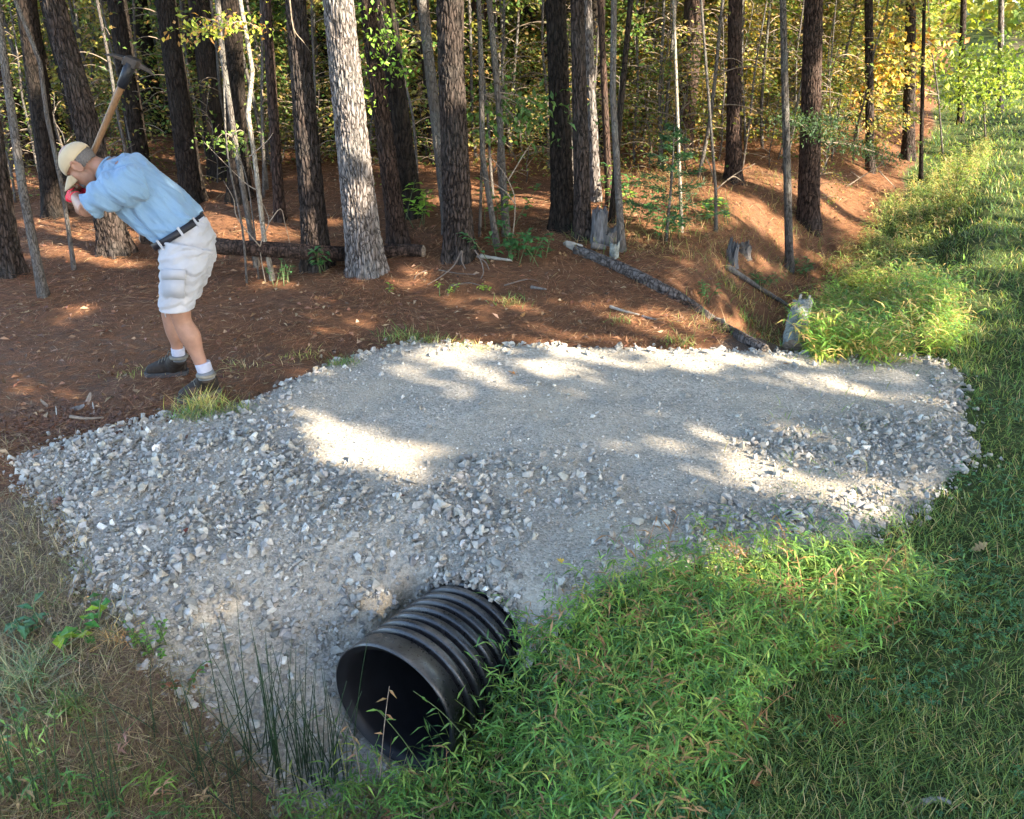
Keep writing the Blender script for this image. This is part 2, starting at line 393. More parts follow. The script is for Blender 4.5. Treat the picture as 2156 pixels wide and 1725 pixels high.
def stones(x, y, size, sink, tilt=.5, zadd=0, cols=None):
    z = H(x, y)+size*sink+zadd; n = len(x); k = rng.integers(len(SHP), size=n); Rm = rotm(n, tilt)
    tn = tints(n, cols or [(.31, .288, .255), (.37, .345, .305), (.22, .208, .186), (.50, .47, .42), (.36, .305, .235)], [.34, .26, .24, .08, .08], .14, .012)
    ins = in_pipe(np.column_stack([x, y, z]), .99); k[ins] = -1
    parts, TT = [], []; o = 0; Fs = []
    for i, (bv, bf) in enumerate(SHP):
        m = k == i
        if not m.any(): continue
        v = np.einsum('nij,vj->nvi', Rm[m], bv)*size[m][:, None, None]+np.column_stack([x, y, z])[m][:, None]
        f = bf[None]+(np.arange(m.sum())*len(bv))[:, None, None]+o
        parts.append(v.reshape(-1, 3)); Fs.append(f.reshape(-1, 3)); TT.append(np.repeat(tn[m], len(bv), axis=0)); o += m.sum()*len(bv)
    return np.vstack(parts), np.vstack(Fs), np.vstack(TT)
STONY = [(20, 960), (330, 880), (600, 880), (640, 1000), (800, 1060), (1000, 1010), (1250, 1000), (1300, 1050), (1120, 1090), (1040, 1200), (1090, 1260), (900, 1420), (800, 1725), (300, 1725), (20, 1100)]
STONY2 = [(1560, 930), (1800, 870), (2060, 900), (2060, 1060), (1900, 1010), (1640, 960)]
STONY3 = [(1250, 1110), (1500, 1070), (1900, 1040), (2060, 960), (1900, 1200), (1250, 1280)]
x, y = sample_view(130000, -4, 4, 1.5, 7.0)
sd = sdpoly(x, y, PAD); u, v = proj(np.column_stack([x, y, H(x, y)]))
w = np.maximum.reduce([ss(-70, 30, sdpoly(u, v, STONY)+40*fbm(u*.01, v*.01, s=61)), .75*ss(-40, 20, sdpoly(u, v, STONY2)), .7*ss(-40, 20, sdpoly(u, v, STONY3)+30*fbm(u*.012, v*.012, s=62))])
w = np.maximum(w, .55*ss(.30, .05, sd)*ss(-.1, .02, sd)); bare = ss(.15, .4, fbm(x*2.2, y*2.2, o=2, s=63)); w = w*(1-.55*bare)
keep = (sd > -.03-.1*rng.random(len(x))**3) & (rng.random(len(x)) < w*(.62)+.012)
# density falls off with 1/depth^2 already; thin it to a roughly even cover per square metre
dens = np.clip((y/3.2)**2*.55, .16, 1); keep &= rng.random(len(x)) < dens
x, y, w = x[keep], y[keep], w[keep]; n1 = len(x)
size = np.clip(.024*np.exp(.45*rng.normal(size=n1)), .009, .066)*(1+.25*ss(5, 6.5, y))
V1, F1, T1 = stones(x, y, size, .18, .7)
m2 = rng.random(n1) < .45
V1b, F1b, T1b = stones(x[m2]+.01*rng.normal(size=m2.sum()), y[m2]+.01*rng.normal(size=m2.sum()), size[m2]*.9, .62*w[m2], .9)
print('stones', n1, m2.sum())
x, y = sample_view(150000, -4, 4, 1.5, 7.0); sd = sdpoly(x, y, PAD); k = (sd > -.02) & (rng.random(len(x)) < np.clip((y/3.2)**2*.6, .15, 1)*.75)
x, y = x[k], y[k]; V2, F2, T2 = stones(x, y, np.clip(.009*np.exp(.4*rng.normal(size=len(x))), .004, .022), .1, .5)
xe, ye = sample_view(3000, -4, 4, 1.8, 7); sd = sdpoly(xe, ye, PAD); k = (sd > -.22) & (sd < .02) & (rng.random(len(xe)) < .12); xe, ye = xe[k], ye[k]
V3, F3, T3 = stones(xe, ye, rng.uniform(.016, .042, len(xe)), .25, .6)
nh = 420; th = rng.uniform(-.1, math.pi+.1, nh); Lh = rng.normal(size=nh)*.035+.60; hd_ = np.array([PA[1], -PA[0]])/np.hypot(PA[0], PA[1]); rr_ = PR*1.0+rng.uniform(-.01, .05, nh)
x = PC[0]+PA[0]*Lh+hd_[0]*np.cos(th)*rr_; y = PC[1]+PA[1]*Lh+hd_[1]*np.cos(th)*rr_; zt_ = PC[2]+PA[2]*Lh+np.sin(th)*rr_
V4, F4, T4 = stones(x, y, rng.uniform(.018, .045, nh), 0, .8, zadd=np.clip(zt_-H(x, y), -.3, .3))
Va, Fa = merge([(V1, F1), (V1b, F1b), (V2, F2), (V3, F3), (V4, F4)])
gs = mesh('gravel', Va, Fa, M['stone'], tint=np.vstack([T1, T1b, T2, T3, T4])); tag(gs, 'loose grey crushed stones covering the culvert crossing', 'gravel', kind='stuff')

# ------------------------------------------------------------------ culvert pipe
def pipe():
    root = empty('culvert_pipe', PC-np.array([0, 0, PR]), 'black corrugated plastic culvert pipe sticking out of the gravel', 'pipe')
    prof = []; cuff = .10
    prof += [(0, PR*.965), (.003, PR*.985), (.02, PR*.985), (cuff, PR*.985)]
    p = cuff; pitch = .066
    while p < 1.6:
        prof += [(p+.004, PR*.93), (p+.006, PR*.875), (p+.020, PR*.875), (p+.024, PR*.93), (p+.029, PR*.985), (p+.036, PR), (p+.055, PR), (p+pitch-.003, PR*.985)]; p += pitch
    prof = np.array(prof); m = 72
    side = unit(np.cross(PA, [0, 0, 1.])); up = np.array([0, 0, 1.]); a = np.arange(m)*2*math.pi/m
    def rev(prof):
        return (PC[None, None]+prof[:, 0][:, None, None]*PA+prof[:, 1][:, None, None]*(np.cos(a)[None, :, None]*side+np.sin(a)[None, :, None]*up)).reshape(-1, 3)
    V = rev(prof); loc = np.array(root.location)
    o = mesh('shell', V-loc, ringfaces(len(prof), m), M['pipe'], root, smooth=True)
    pin = np.array([(0, PR*.965), (.02, PR*.875), (.05, PR*.862)]+[(.05+i*.1, PR*(.862 if i % 2 else .852)) for i in range(1, 40)])
    mesh('liner', rev(pin)-loc, ringfaces(len(pin), m)[:, ::-1], M['pipe_in'], root, smooth=True)
def pm():
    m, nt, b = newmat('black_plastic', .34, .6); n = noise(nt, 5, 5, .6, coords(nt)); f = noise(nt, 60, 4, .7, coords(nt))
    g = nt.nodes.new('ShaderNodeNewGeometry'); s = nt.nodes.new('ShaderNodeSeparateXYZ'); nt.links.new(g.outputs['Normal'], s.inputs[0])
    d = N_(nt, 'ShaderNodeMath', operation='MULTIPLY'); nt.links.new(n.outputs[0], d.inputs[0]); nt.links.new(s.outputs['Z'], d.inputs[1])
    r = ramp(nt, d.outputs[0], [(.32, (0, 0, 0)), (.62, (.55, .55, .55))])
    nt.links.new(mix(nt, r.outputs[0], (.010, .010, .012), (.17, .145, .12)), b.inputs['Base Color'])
    rr = ramp(nt, f.outputs[0], [(.3, (.20, .20, .20)), (.7, (.48, .48, .48))]); nt.links.new(rr.outputs[0], b.inputs['Roughness']); bump(nt, b, f.outputs[0], .15, .002); return m
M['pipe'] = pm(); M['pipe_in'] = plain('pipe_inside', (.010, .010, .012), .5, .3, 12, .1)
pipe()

# ------------------------------------------------------------------ pine litter, grass, weeds (uncountable ground cover)
def litter():
    x, y = sample_view(270000, -14, 12, 3.6, 20); gz, lz, az = zones(x, y); k = rng.random(len(x)) < lz*(1-gz)*.95; x, y = x[k], y[k]
    k = rng.random(len(x)) < .35+.65*ss(-.3, .3, fbm(x*1.5, y*1.5, o=3, s=71)); x, y = x[k], y[k]; n = len(x)
    d = rdir(n, 0, 1); d[:, 2] = rng.normal(size=n)*.18; sc = np.clip(y/5, .8, 3.4)
    # needles lie in drifts that share a direction
    th = 1.6*fbm(x*.8, y*.8, o=2, s=73)*math.pi+rng.normal(size=n)*.7; d[:, 0] = np.cos(th); d[:, 1] = np.sin(th)
    P = np.column_stack([x, y, H(x, y)+.004+.014*rng.random(n)])
    t = tints(n, [(.23, .10, .046), (.30, .15, .072), (.14, .062, .033), (.38, .25, .14), (.07, .038, .024)], [.30, .20, .24, .10, .16], .25)
    V, F, T = leaves(P, d, np.tile([0, 0, 1.], (n, 1)), rng.uniform(.05, .12, n)*sc, .0026*sc, t, .3, .05, .5)
    # fragments of broad leaves and bark among the needles
    x, y = sample_view(16000, -14, 12, 3.6, 19); gz, lz, az = zones(x, y); k = rng.random(len(x)) < lz*(1-gz)*.6; x, y = x[k], y[k]; n = len(x); d = rdir(n); d[:, 2] *= .25
    t2 = tints(n, [(.24, .13, .07), (.18, .085, .045), (.30, .20, .12), (.20, .10, .05), (.10, .055, .035)], None, .25)
    V2, F2, T2 = leaves(np.column_stack([x, y, H(x, y)+.01]), d, rdir(n, 2), rng.uniform(.03, .08, n), rng.uniform(.012, .035, n), t2, .2, .2, .45)
    Va, Fa = merge([(V, F), (V2, F2)])
    o = mesh('pine_litter', Va, Fa, M['needle'], tint=np.vstack([T, T2])); tag(o, 'rust coloured fallen pine needles and leaf bits on the forest floor', 'leaf litter', kind='stuff')
litter()
def blades(x, y, h, w, cols, wt, lean=.8, z0=0, var=.22, bend=.35):
    n = len(x); th = rng.random(n)*2*math.pi; l = np.abs(rng.normal(size=n))*lean
    d = np.column_stack([np.cos(th)*l, np.sin(th)*l, np.ones(n)]); up = np.column_stack([-np.cos(th), -np.sin(th), l+.01])
    return leaves(np.column_stack([x, y, H(x, y)+z0]), d, up, h, w, tints(n, cols, wt, var), .15, bend, .35)
def grass():
    x, y = sample_view(330000, -9, 16, 1.25, 30, 100); s, t = ditch(x, y); gz, lz, az = zones(x, y)
    k = rng.random(len(x)) < az*(1-ss(.1, .5, gz)*.97)*(.55+.45*ss(-.4, .2, fbm(x*3, y*3, o=2, s=81))); x, y = x[k], y[k]; n = len(x)
    sc = np.clip(y/3.5, .75, 4.5)**.85; tall = 1+.5*fbm(x*.9, y*.9, o=2, s=83)
    V, F, T = blades(x, y, rng.uniform(.03, .085, n)*sc**.6*tall, .0042*sc, [(.06, .11, .032), (.095, .15, .038), (.13, .18, .045), (.06, .11, .045), (.25, .20, .10), (.18, .19, .06)], [.28, .25, .14, .13, .09, .11], 1.1)
    # clover leaflets close to the camera
    x, y = sample_view(26000, -1, 4, 1.3, 5, 100); s, t = ditch(x, y); gz, lz, az = zones(x, y); k = rng.random(len(x)) < az*(1-gz)*ss(-.15, .2, fbm(x*2, y*2, s=85)); x, y = x[k], y[k]; n = len(x)
    Vs = [(V, F)]; Ts = [T]
    for j in range(3):
        a = rng.random(n)*6.28 if j == 0 else a+2.1
        d = np.column_stack([np.cos(a), np.sin(a), .25*np.ones(n)]); P = np.column_stack([x, y, H(x, y)+.02+.02*((x*77) % 1)])
        v, f, t_ = leaves(P, d, np.tile([0, 0, 1.], (n, 1)), .014, .012, tints(n, [(.04, .11, .05), (.055, .14, .06)]), .1, .1, .6); Vs.append((v, f)); Ts.append(t_)
    Va, Fa = merge(Vs); o = mesh('grass', Va, Fa, M['grass'], tint=np.vstack(Ts)); tag(o, 'short mown green grass along the road verge', 'grass', kind='stuff')
grass()
def stilt(x, y, hmin, hmax, cols, wt, nleaf=8, L=.055, W=.010, arch=.55, name='stiltgrass'):
    """jointed stems carrying alternate lance-shaped leaves"""
    n = len(x); th = rng.random(n)*2*math.pi; hh = rng.uniform(hmin, hmax, n); le = rng.uniform(.15, arch, n)
    B = np.column_stack([x, y, H(x, y)-.01]); o = np.column_stack([np.cos(th), np.sin(th), np.zeros(n)])
    def pos(t): return B+o*(le*hh)[:, None]*(t**1.7)[:, None]+np.array([0, 0, 1.])*(hh*(t-.22*t**3))[:, None]
    parts, TT = [], []; tb = tints(n, cols, wt, .18); st = tb*np.array([.9, .75, .8])
    seg = 5; ts = [np.full(n, i/seg) for i in range(seg+1)]; Q = [pos(t) for t in ts]; side = np.cross(o, [0, 0, 1.])
    V = np.stack([np.stack([q-side*.0011, q+side*.0011], 1) for q in Q], 1).reshape(-1, 3); b = np.arange(n)[:, None]*(2*(seg+1))
    F = np.concatenate([b+np.array([[2*i, 2*i+1, 2*i+3, 2*i+2]]) for i in range(seg)]); parts.append((V, F)); TT.append(np.repeat(st, 2*(seg+1), 0))
    for j in range(nleaf):
        t = np.clip((j+1+rng.uniform(-.3, .3, n))/nleaf, .12, 1); P = pos(t); a = th+math.pi/2*(1 if j % 2 else -1)+rng.normal(size=n)*.7
        d = np.column_stack([np.cos(a), np.sin(a), rng.normal(size=n)*.3+.28]); ln = L*rng.uniform(.6, 1.15, n)
        v, f, tt = leaves(P, d, np.tile([0, 0, 1.], (n, 1)), ln, W*ln/L, tb*rng.uniform(.8, 1.2, (n, 1)), .12, .3, .38); parts.append((v, f)); TT.append(tt)
    V, F = merge(parts); return V, F, np.vstack(TT)
GREENS = [(.10, .19, .045), (.15, .25, .055), (.06, .13, .045), (.24, .30, .07), (.24, .14, .07)]
def in_px(n, poly, x0, x1, y0, y1):
    x = rng.uniform(x0, x1, n); y = rng.uniform(y0, y1, n); u, v = proj(np.column_stack([x, y, H(x, y)])); k = inpoly(u+18*fbm(u*.02, v*.02, s=5)*2, v, poly); return x[k], y[k]
ST1 = [(560, 1760), (640, 1690), (760, 1668), (880, 1660), (985, 1610), (1030, 1500), (1060, 1400), (1120, 1330), (1250, 1270), (1400, 1215), (1560, 1195), (1800, 1180), (1930, 1200), (1960, 1290), (1800, 1390), (1640, 1470), (1560, 1600), (1450, 1760)]
x, y = in_px(34000, ST1, -1.2, 3.2, 1.3, 4.6)
s, t = ditch(x, y); ip = in_pipe(np.column_stack([x, y, np.full_like(x, -.2)]), 1.02) | in_pipe(np.column_stack([x, y, np.full_like(x, 0)]), 1.02); k = (~ip) & (rng.random(len(x)) < .42); x, y = x[k], y[k]
print('stilt', len(x))
hs = .9+.35*fbm(x*1.4, y*1.4, s=87)
Va, Fa, Ta = stilt(x, y, .08, .37, GREENS, [.36, .26, .18, .10, .10], 8, .064, .0085, .85)
ob = mesh('stiltgrass', Va, Fa, M['grass'], tint=Ta); tag(ob, 'tall bright green lance-leaved weeds crowding the right side of the culvert mouth', 'weeds', kind='stuff')
ST2 = [(1690, 758), (1712, 680), (1750, 620), (1840, 585), (1930, 600), (2010, 640), (2030, 690), (1985, 745), (1930, 762), (1850, 772), (1790, 757), (1740, 768)]
x, y = in_px(26000, ST2, 1.8, 5, 5.4, 9.5); k = rng.random(len(x)) < ss(-.35, .25, fbm(x*2.6, y*2.6, s=77)); x, y = x[k][:3200], y[k][:3200]
Va, Fa, Ta = stilt(x, y, .10, .46, [(.15, .26, .05), (.24, .33, .07), (.09, .18, .05), (.34, .26, .10)], [.3, .25, .2, .25], 8, .10, .015, .8)
ob = mesh('ditch_weeds', Va, Fa, M['grass'], tint=Ta); tag(ob, 'bright clump of tall green weeds filling the ditch behind the gravel', 'weeds', kind='stuff')
ST3 = [(1730, 560), (1850, 440), (1960, 380), (2060, 300), (2100, 330), (2060, 420), (1960, 520), (1930, 590), (1800, 640)]
x, y = in_px(30000, ST3, 2.5, 12, 7, 20); x, y = x[:3600], y[:3600]
Va, Fa, Ta = stilt(x, y, .07, .30, [(.14, .19, .05), (.22, .25, .07), (.10, .15, .05), (.34, .26, .12)], [.3, .25, .2, .25], 6, .09, .012)
ob = mesh('verge_weeds', Va, Fa, M['grass'], tint=Ta); tag(ob, 'loose green weeds along the ditch beside the distant track', 'weeds', kind='stuff')
# dead grass and straw on the near left bank
def dry():
    x, y = sample_view(260000, -4, .3, 1.2, 4.6, 100); s, t = ditch(x, y); gz, lz, az = zones(x, y); k = rng.random(len(x)) < (1-gz)*(1-lz)*(1-az)*.8; x, y = x[k], y[k]
    k = ~in_pipe(np.column_stack([x, y, H(x, y)+.05]), 1.1); x, y = x[k], y[k]; n = len(x)
    g = ss(-.1, .6, fbm(x*1.7, y*1.7, s=91)+.4*ss(2.6, 1.9, y)); m = rng.random(n) < g*.24
    a = blades(x[~m], y[~m], rng.uniform(.04, .14, (~m).sum()), .0028, [(.17, .13, .08), (.28, .23, .15), (.11, .08, .055), (.13, .12, .06)], None, 2.8)
    b = blades(x[m], y[m], rng.uniform(.04, .13, m.sum()), .0042, [(.06, .13, .05), (.10, .17, .05), (.17, .18, .08)], None, 1.2)
    xs, ys = sample_view(8000, -3, .2, 1.2, 2.3, 100); gz, lz, az = zones(xs, ys); k = rng.random(len(xs)) < (1-.8*gz)*(1-az)*.22; c = stilt(xs[k], ys[k], .07, .2, GREENS[:3]+[(.28, .2, .12)], [.3, .2, .3, .2])
    Va, Fa = merge([a[:2], b[:2], c[:2]]); o = mesh('dry_grass', Va, Fa, M['grass'], tint=np.vstack([a[2], b[2], c[2]])); tag(o, 'matted brown straw and sparse weeds on the near left bank', 'dead grass', kind='stuff')
dry()
def forest_floor_grass():
    x, y = sample_view(120000, .5, 16, 6.2, 24); s, t = ditch(x, y); k = (s < -.2) & (s > -4.2-y*.10) & (rng.random(len(x)) < ss(-.15, .5, fbm(x*1.1, y*1.1, o=3, s=95)+.06)*.55); x, y = x[k], y[k]; n = len(x)
    V, F, T = blades(x, y, rng.uniform(.05, .22, n), .0055, [(.26, .19, .09), (.13, .16, .05), (.34, .25, .13), (.09, .13, .04), (.18, .11, .06)], None, 1.5)
    o = mesh('bank_grass', V, F, M['grass'], tint=T); tag(o, 'sparse straw coloured grass on the sunny ditch bank', 'grass', kind='stuff')
forest_floor_grass()

# ------------------------------------------------------------------ trees
def cell(x, y, s):
    """cellular noise: distance to nearest and second-nearest feature"""
    xi, yi = np.floor(x), np.floor(y); d1 = np.full(x.shape, 9.); d2 = np.full(x.shape, 9.)
    for a in (-1, 0, 1):
        for b in (-1, 0, 1):
            cx, cy = xi+a, yi+b; z = np.zeros_like(cx)
            d = np.hypot(cx+_h(cx, cy, z, s)-x, cy+_h(cx, cy, z, s+1)-y); d2 = np.minimum(d2, np.maximum(d, d1)); d1 = np.minimum(d1, d)
    return d1, d2
def trunk_mesh(axis_p, rad, mat, parent, seg=40, plates=.0, flare=.35, seed=0, name='trunk', step=.05, base=None, knot=0):
    """axis_p local points from the root upward; rad matching radii; real bark relief where plates > 0"""
    P = np.array(axis_p, float); L = np.concatenate([[0], np.cumsum(np.linalg.norm(np.diff(P, axis=0), axis=1))])
    zs = list(np.arange(0, min(3.0, L[-1]), step)); v = zs[-1]
    while v < L[-1]: v += .35; zs.append(min(v, L[-1]))
    zs = np.array(zs); C = np.column_stack([np.interp(zs, L, P[:, i]) for i in range(3)]); r = np.interp(zs, L, rad)
    a = np.arange(seg)*2*math.pi/seg; A, Zz = np.meshgrid(a, zs); rr = r[:, None]*np.ones_like(A)
    rr = rr*(1+flare*np.exp(-Zz/.13)*(1+.45*np.sin(A*4+seed)+.25*np.sin(A*7+seed*2))+.03*vn(np.cos(A)*1.5+seed, np.sin(A)*1.5, Zz*2, seed))
    tint = np.ones((len(zs), seg, 3))*(1+.10*fbm(np.cos(A)*2+seed, np.sin(A)*2, Zz*1.2, 3, seed)[..., None])
    if plates:
        per = max(6, int(round(2*math.pi*r[0]/.040))); q = A/(2*math.pi)*per; zz = Zz/.075+.7*vn(q*.7, Zz*6, 0, seed)
        qm = q % per
        d1, d2 = cell(np.where(qm > per-1.0, qm-per, qm), zz, seed); d1b, d2b = cell(qm, zz, seed); wr = ss(per-1.6, per-.6, qm)
        e = (d2b-d1b)*(1-wr)+(d2-d1)*wr; e = ss(.02, .28, e); rr = rr+plates*(e-.6)+plates*.5*fbm(A*per*.5, Zz*26, 0, 3, seed)
        tint = tint*(.38+.62*e)[..., None]
    U = np.array([1, 0, 0.]); W = np.array([0, 1, 0.])
    V = C[:, None]+rr[..., None]*(np.cos(A)[..., None]*U+np.sin(A)[..., None]*W); V[0, :, 2] -= .12
    return mesh(name, V.reshape(-1, 3), ringfaces(len(zs), seg), mat, parent, smooth=True, tint=tint.reshape(-1, 3))
CROWN = []
def crown_mesh(seed, n=900, R0=2.4, z0=8.0, z1=15.0, L=.34, W=.13, cols=((.045, .085, .028), (.07, .12, .035), (.10, .13, .04))):
    g = np.random.default_rng(seed); k = g.random(n)**.8; z = z0+(z1-z0)*k; rm = R0*(1-.75*((z-z0)/(z1-z0))**1.5); th = g.random(n)*6.283; br = np.floor(g.random(n)*14); th = br*2.399+g.normal(size=n)*.28
    rr = rm*np.sqrt(g.random(n)); P = np.column_stack([np.cos(th)*rr, np.sin(th)*rr, z+.25*g.normal(size=n)+rr*.12])
    V, F, T = leaves(P, rdir(n, .2), rdir(n, .6), L*g.uniform(.6, 1.3, n), W, tints(n, cols), .2, .2, .5)
    limbs = []
    for i in range(12):
        a = i*2.399; zz = z0+(z1-z0)*i/13; r1 = R0*(1-.75*(i/13)**1.5)*.8; limbs.append(tube([[0, 0, zz], [math.cos(a)*r1*.5, math.sin(a)*r1*.5, zz+.2], [math.cos(a)*r1, math.sin(a)*r1, zz+.35]], [.05, .03, .01], 5))
    LV, LF = merge(limbs); Va, Fa = merge([(V, F), (LV, LF)])
    return Va, Fa, np.vstack([T, np.tile([.08, .06, .05], (len(LV), 1))])
CR = []
for i in range(3):
    v, f, t = crown_mesh(200+i); me = mesh('crown', v, f, M['canopy'], tint=t, link=False).data; CR.append(me)
def put_crown(root, k, x, y, z=0, sc=1, rot=0):
    c = bpy.data.objects.new('crown', CR[k % 3]); COL.objects.link(c); c.parent = root; c.location = (x, y, z); c.scale = (sc, sc, 1); c.rotation_euler = (0, 0, rot); return c
def tree(name, base, topx, wb, wt, mat, label, cat='tree', group=None, plates=0, seg=40, H_=9.0, mids=(), flare=.35, crown=True, straight=.55, step=.04, ztop=None):
    """base: pixel of the root contact, topx: pixel column where the trunk leaves the top of the frame; widths in photo pixels"""
    B = G(*base); wb, wt = wb*.86, wt*.9; mids = [(a_, c_, w_*.9) for a_, c_, w_ in mids]; r0 = wb/2/pxm(B); C0 = B+np.array([0, r0*.8, 0]); C0[2] = h1(C0[0], C0[1])
    pts = [C0]; rad = [r0]
    for (mx, my, mw) in mids:
        q = at_depth(mx, my, C0[1]); pts.append(q); rad.append(mw/2/pxm(q))
    q = at_depth(topx, 0, C0[1]); pts.append(q); rt = wt/2/pxm(q); rad.append(rt)
    d = pts[-1]-pts[-2]; d = d/np.linalg.norm(d); d[0] *= straight; d[1] = 0; d = unit(d)
    Hh = H_ if crown else max(H_*.45, 4.0)
    e = pts[-1]+d*max(Hh-pts[-1][2], .6); pts.append(e); rad.append(rt*(.45 if crown else .3))
    root = empty(name, C0, label, cat, group); loc = np.array(root.location)
    sd = int(abs(base[0]*7+base[1])) % 1000
    T = trunk_mesh(np.array(pts)-loc, rad, mat, root, int(seg*1.35) if plates else seg, plates, flare, sd, step=step*.75 if plates else step)
    if crown: put_crown(root, sd, e[0]-loc[0], e[1]-loc[1], e[2]-loc[2]-Hh, 1, sd)
    return root, loc
PB, GB, DB, RB, SB, LB = [M[k] for k in ('pine_bark', 'grey_pine_bark', 'dark_bark', 'red_bark', 'smooth_bark', 'pale_bark')]
BIG = 'pines and hardwoods at the edge of the woods'
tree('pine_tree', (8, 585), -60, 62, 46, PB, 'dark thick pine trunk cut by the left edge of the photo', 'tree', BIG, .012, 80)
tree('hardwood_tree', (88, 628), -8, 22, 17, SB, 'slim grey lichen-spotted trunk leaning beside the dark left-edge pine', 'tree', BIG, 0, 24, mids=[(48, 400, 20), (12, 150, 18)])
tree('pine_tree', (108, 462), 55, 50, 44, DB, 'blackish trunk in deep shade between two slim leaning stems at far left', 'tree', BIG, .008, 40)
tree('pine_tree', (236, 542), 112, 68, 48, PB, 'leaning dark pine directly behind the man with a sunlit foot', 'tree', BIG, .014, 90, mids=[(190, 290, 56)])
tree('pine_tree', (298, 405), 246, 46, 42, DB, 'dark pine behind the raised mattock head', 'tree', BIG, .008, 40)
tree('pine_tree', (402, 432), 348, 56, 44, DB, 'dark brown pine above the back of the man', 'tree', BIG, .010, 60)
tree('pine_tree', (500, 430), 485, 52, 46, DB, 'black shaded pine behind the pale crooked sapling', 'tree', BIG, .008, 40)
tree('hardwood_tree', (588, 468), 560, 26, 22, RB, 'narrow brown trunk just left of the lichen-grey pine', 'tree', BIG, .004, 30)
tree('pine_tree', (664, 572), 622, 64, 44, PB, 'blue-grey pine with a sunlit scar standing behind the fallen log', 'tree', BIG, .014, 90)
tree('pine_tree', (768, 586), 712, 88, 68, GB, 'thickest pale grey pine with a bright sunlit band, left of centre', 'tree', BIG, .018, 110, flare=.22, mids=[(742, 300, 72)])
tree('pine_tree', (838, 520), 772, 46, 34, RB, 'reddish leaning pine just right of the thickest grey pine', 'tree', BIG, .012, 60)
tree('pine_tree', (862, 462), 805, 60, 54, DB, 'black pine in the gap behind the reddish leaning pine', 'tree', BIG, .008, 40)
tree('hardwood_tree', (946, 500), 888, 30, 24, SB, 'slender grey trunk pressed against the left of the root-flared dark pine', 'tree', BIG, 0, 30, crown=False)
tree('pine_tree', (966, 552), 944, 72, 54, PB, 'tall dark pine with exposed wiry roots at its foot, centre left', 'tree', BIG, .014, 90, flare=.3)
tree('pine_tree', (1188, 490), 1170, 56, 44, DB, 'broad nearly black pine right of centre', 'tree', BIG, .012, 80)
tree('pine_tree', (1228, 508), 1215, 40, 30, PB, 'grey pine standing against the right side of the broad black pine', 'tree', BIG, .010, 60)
tree('pine_tree', (1256, 425), 1236, 24, 20, GB, 'narrow pale grey trunk right behind the pale rotten stump', 'tree', BIG, .006, 40)  # paler bark than the trunks around it
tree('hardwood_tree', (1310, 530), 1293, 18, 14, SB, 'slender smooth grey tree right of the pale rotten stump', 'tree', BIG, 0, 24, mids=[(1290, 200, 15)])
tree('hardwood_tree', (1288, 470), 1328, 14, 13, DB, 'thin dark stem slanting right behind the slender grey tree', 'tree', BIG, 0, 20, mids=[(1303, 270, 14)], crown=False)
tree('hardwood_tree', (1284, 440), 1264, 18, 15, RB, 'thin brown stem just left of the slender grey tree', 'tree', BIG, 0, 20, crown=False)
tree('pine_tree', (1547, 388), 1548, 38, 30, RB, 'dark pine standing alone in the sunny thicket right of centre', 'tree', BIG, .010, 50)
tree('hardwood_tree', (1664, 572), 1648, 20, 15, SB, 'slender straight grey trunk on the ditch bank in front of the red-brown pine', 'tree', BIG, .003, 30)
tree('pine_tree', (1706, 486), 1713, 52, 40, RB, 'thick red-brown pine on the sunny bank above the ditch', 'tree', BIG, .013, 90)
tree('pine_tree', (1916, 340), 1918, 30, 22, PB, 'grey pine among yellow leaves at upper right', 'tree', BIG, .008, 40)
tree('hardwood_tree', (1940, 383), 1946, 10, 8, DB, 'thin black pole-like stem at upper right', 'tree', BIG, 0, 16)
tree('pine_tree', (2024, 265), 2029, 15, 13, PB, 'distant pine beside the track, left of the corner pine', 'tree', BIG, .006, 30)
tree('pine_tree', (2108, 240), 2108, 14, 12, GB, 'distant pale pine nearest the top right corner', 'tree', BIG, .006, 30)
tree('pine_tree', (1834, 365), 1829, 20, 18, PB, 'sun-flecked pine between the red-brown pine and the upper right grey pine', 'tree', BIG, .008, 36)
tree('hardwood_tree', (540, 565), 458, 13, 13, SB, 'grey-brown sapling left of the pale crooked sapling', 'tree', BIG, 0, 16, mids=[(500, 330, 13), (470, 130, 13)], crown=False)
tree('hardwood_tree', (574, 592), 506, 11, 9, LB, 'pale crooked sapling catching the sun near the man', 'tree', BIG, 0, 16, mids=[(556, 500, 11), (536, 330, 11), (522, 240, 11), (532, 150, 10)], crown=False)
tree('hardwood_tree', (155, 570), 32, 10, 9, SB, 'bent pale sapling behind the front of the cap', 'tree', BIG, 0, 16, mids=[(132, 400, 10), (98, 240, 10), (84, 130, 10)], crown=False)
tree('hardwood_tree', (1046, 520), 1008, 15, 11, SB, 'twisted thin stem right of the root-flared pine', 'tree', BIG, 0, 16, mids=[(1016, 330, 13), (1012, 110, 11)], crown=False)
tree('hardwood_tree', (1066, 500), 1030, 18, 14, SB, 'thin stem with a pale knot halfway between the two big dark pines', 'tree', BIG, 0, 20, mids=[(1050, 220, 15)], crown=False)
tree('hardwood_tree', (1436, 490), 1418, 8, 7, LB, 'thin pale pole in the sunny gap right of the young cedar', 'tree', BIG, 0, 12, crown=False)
tree('hardwood_tree', (1508, 490), 1476, 8, 6, SB, 'thin forked stem above the jagged grey stump', 'tree', BIG, 0, 12, mids=[(1507, 400, 7)], crown=False)

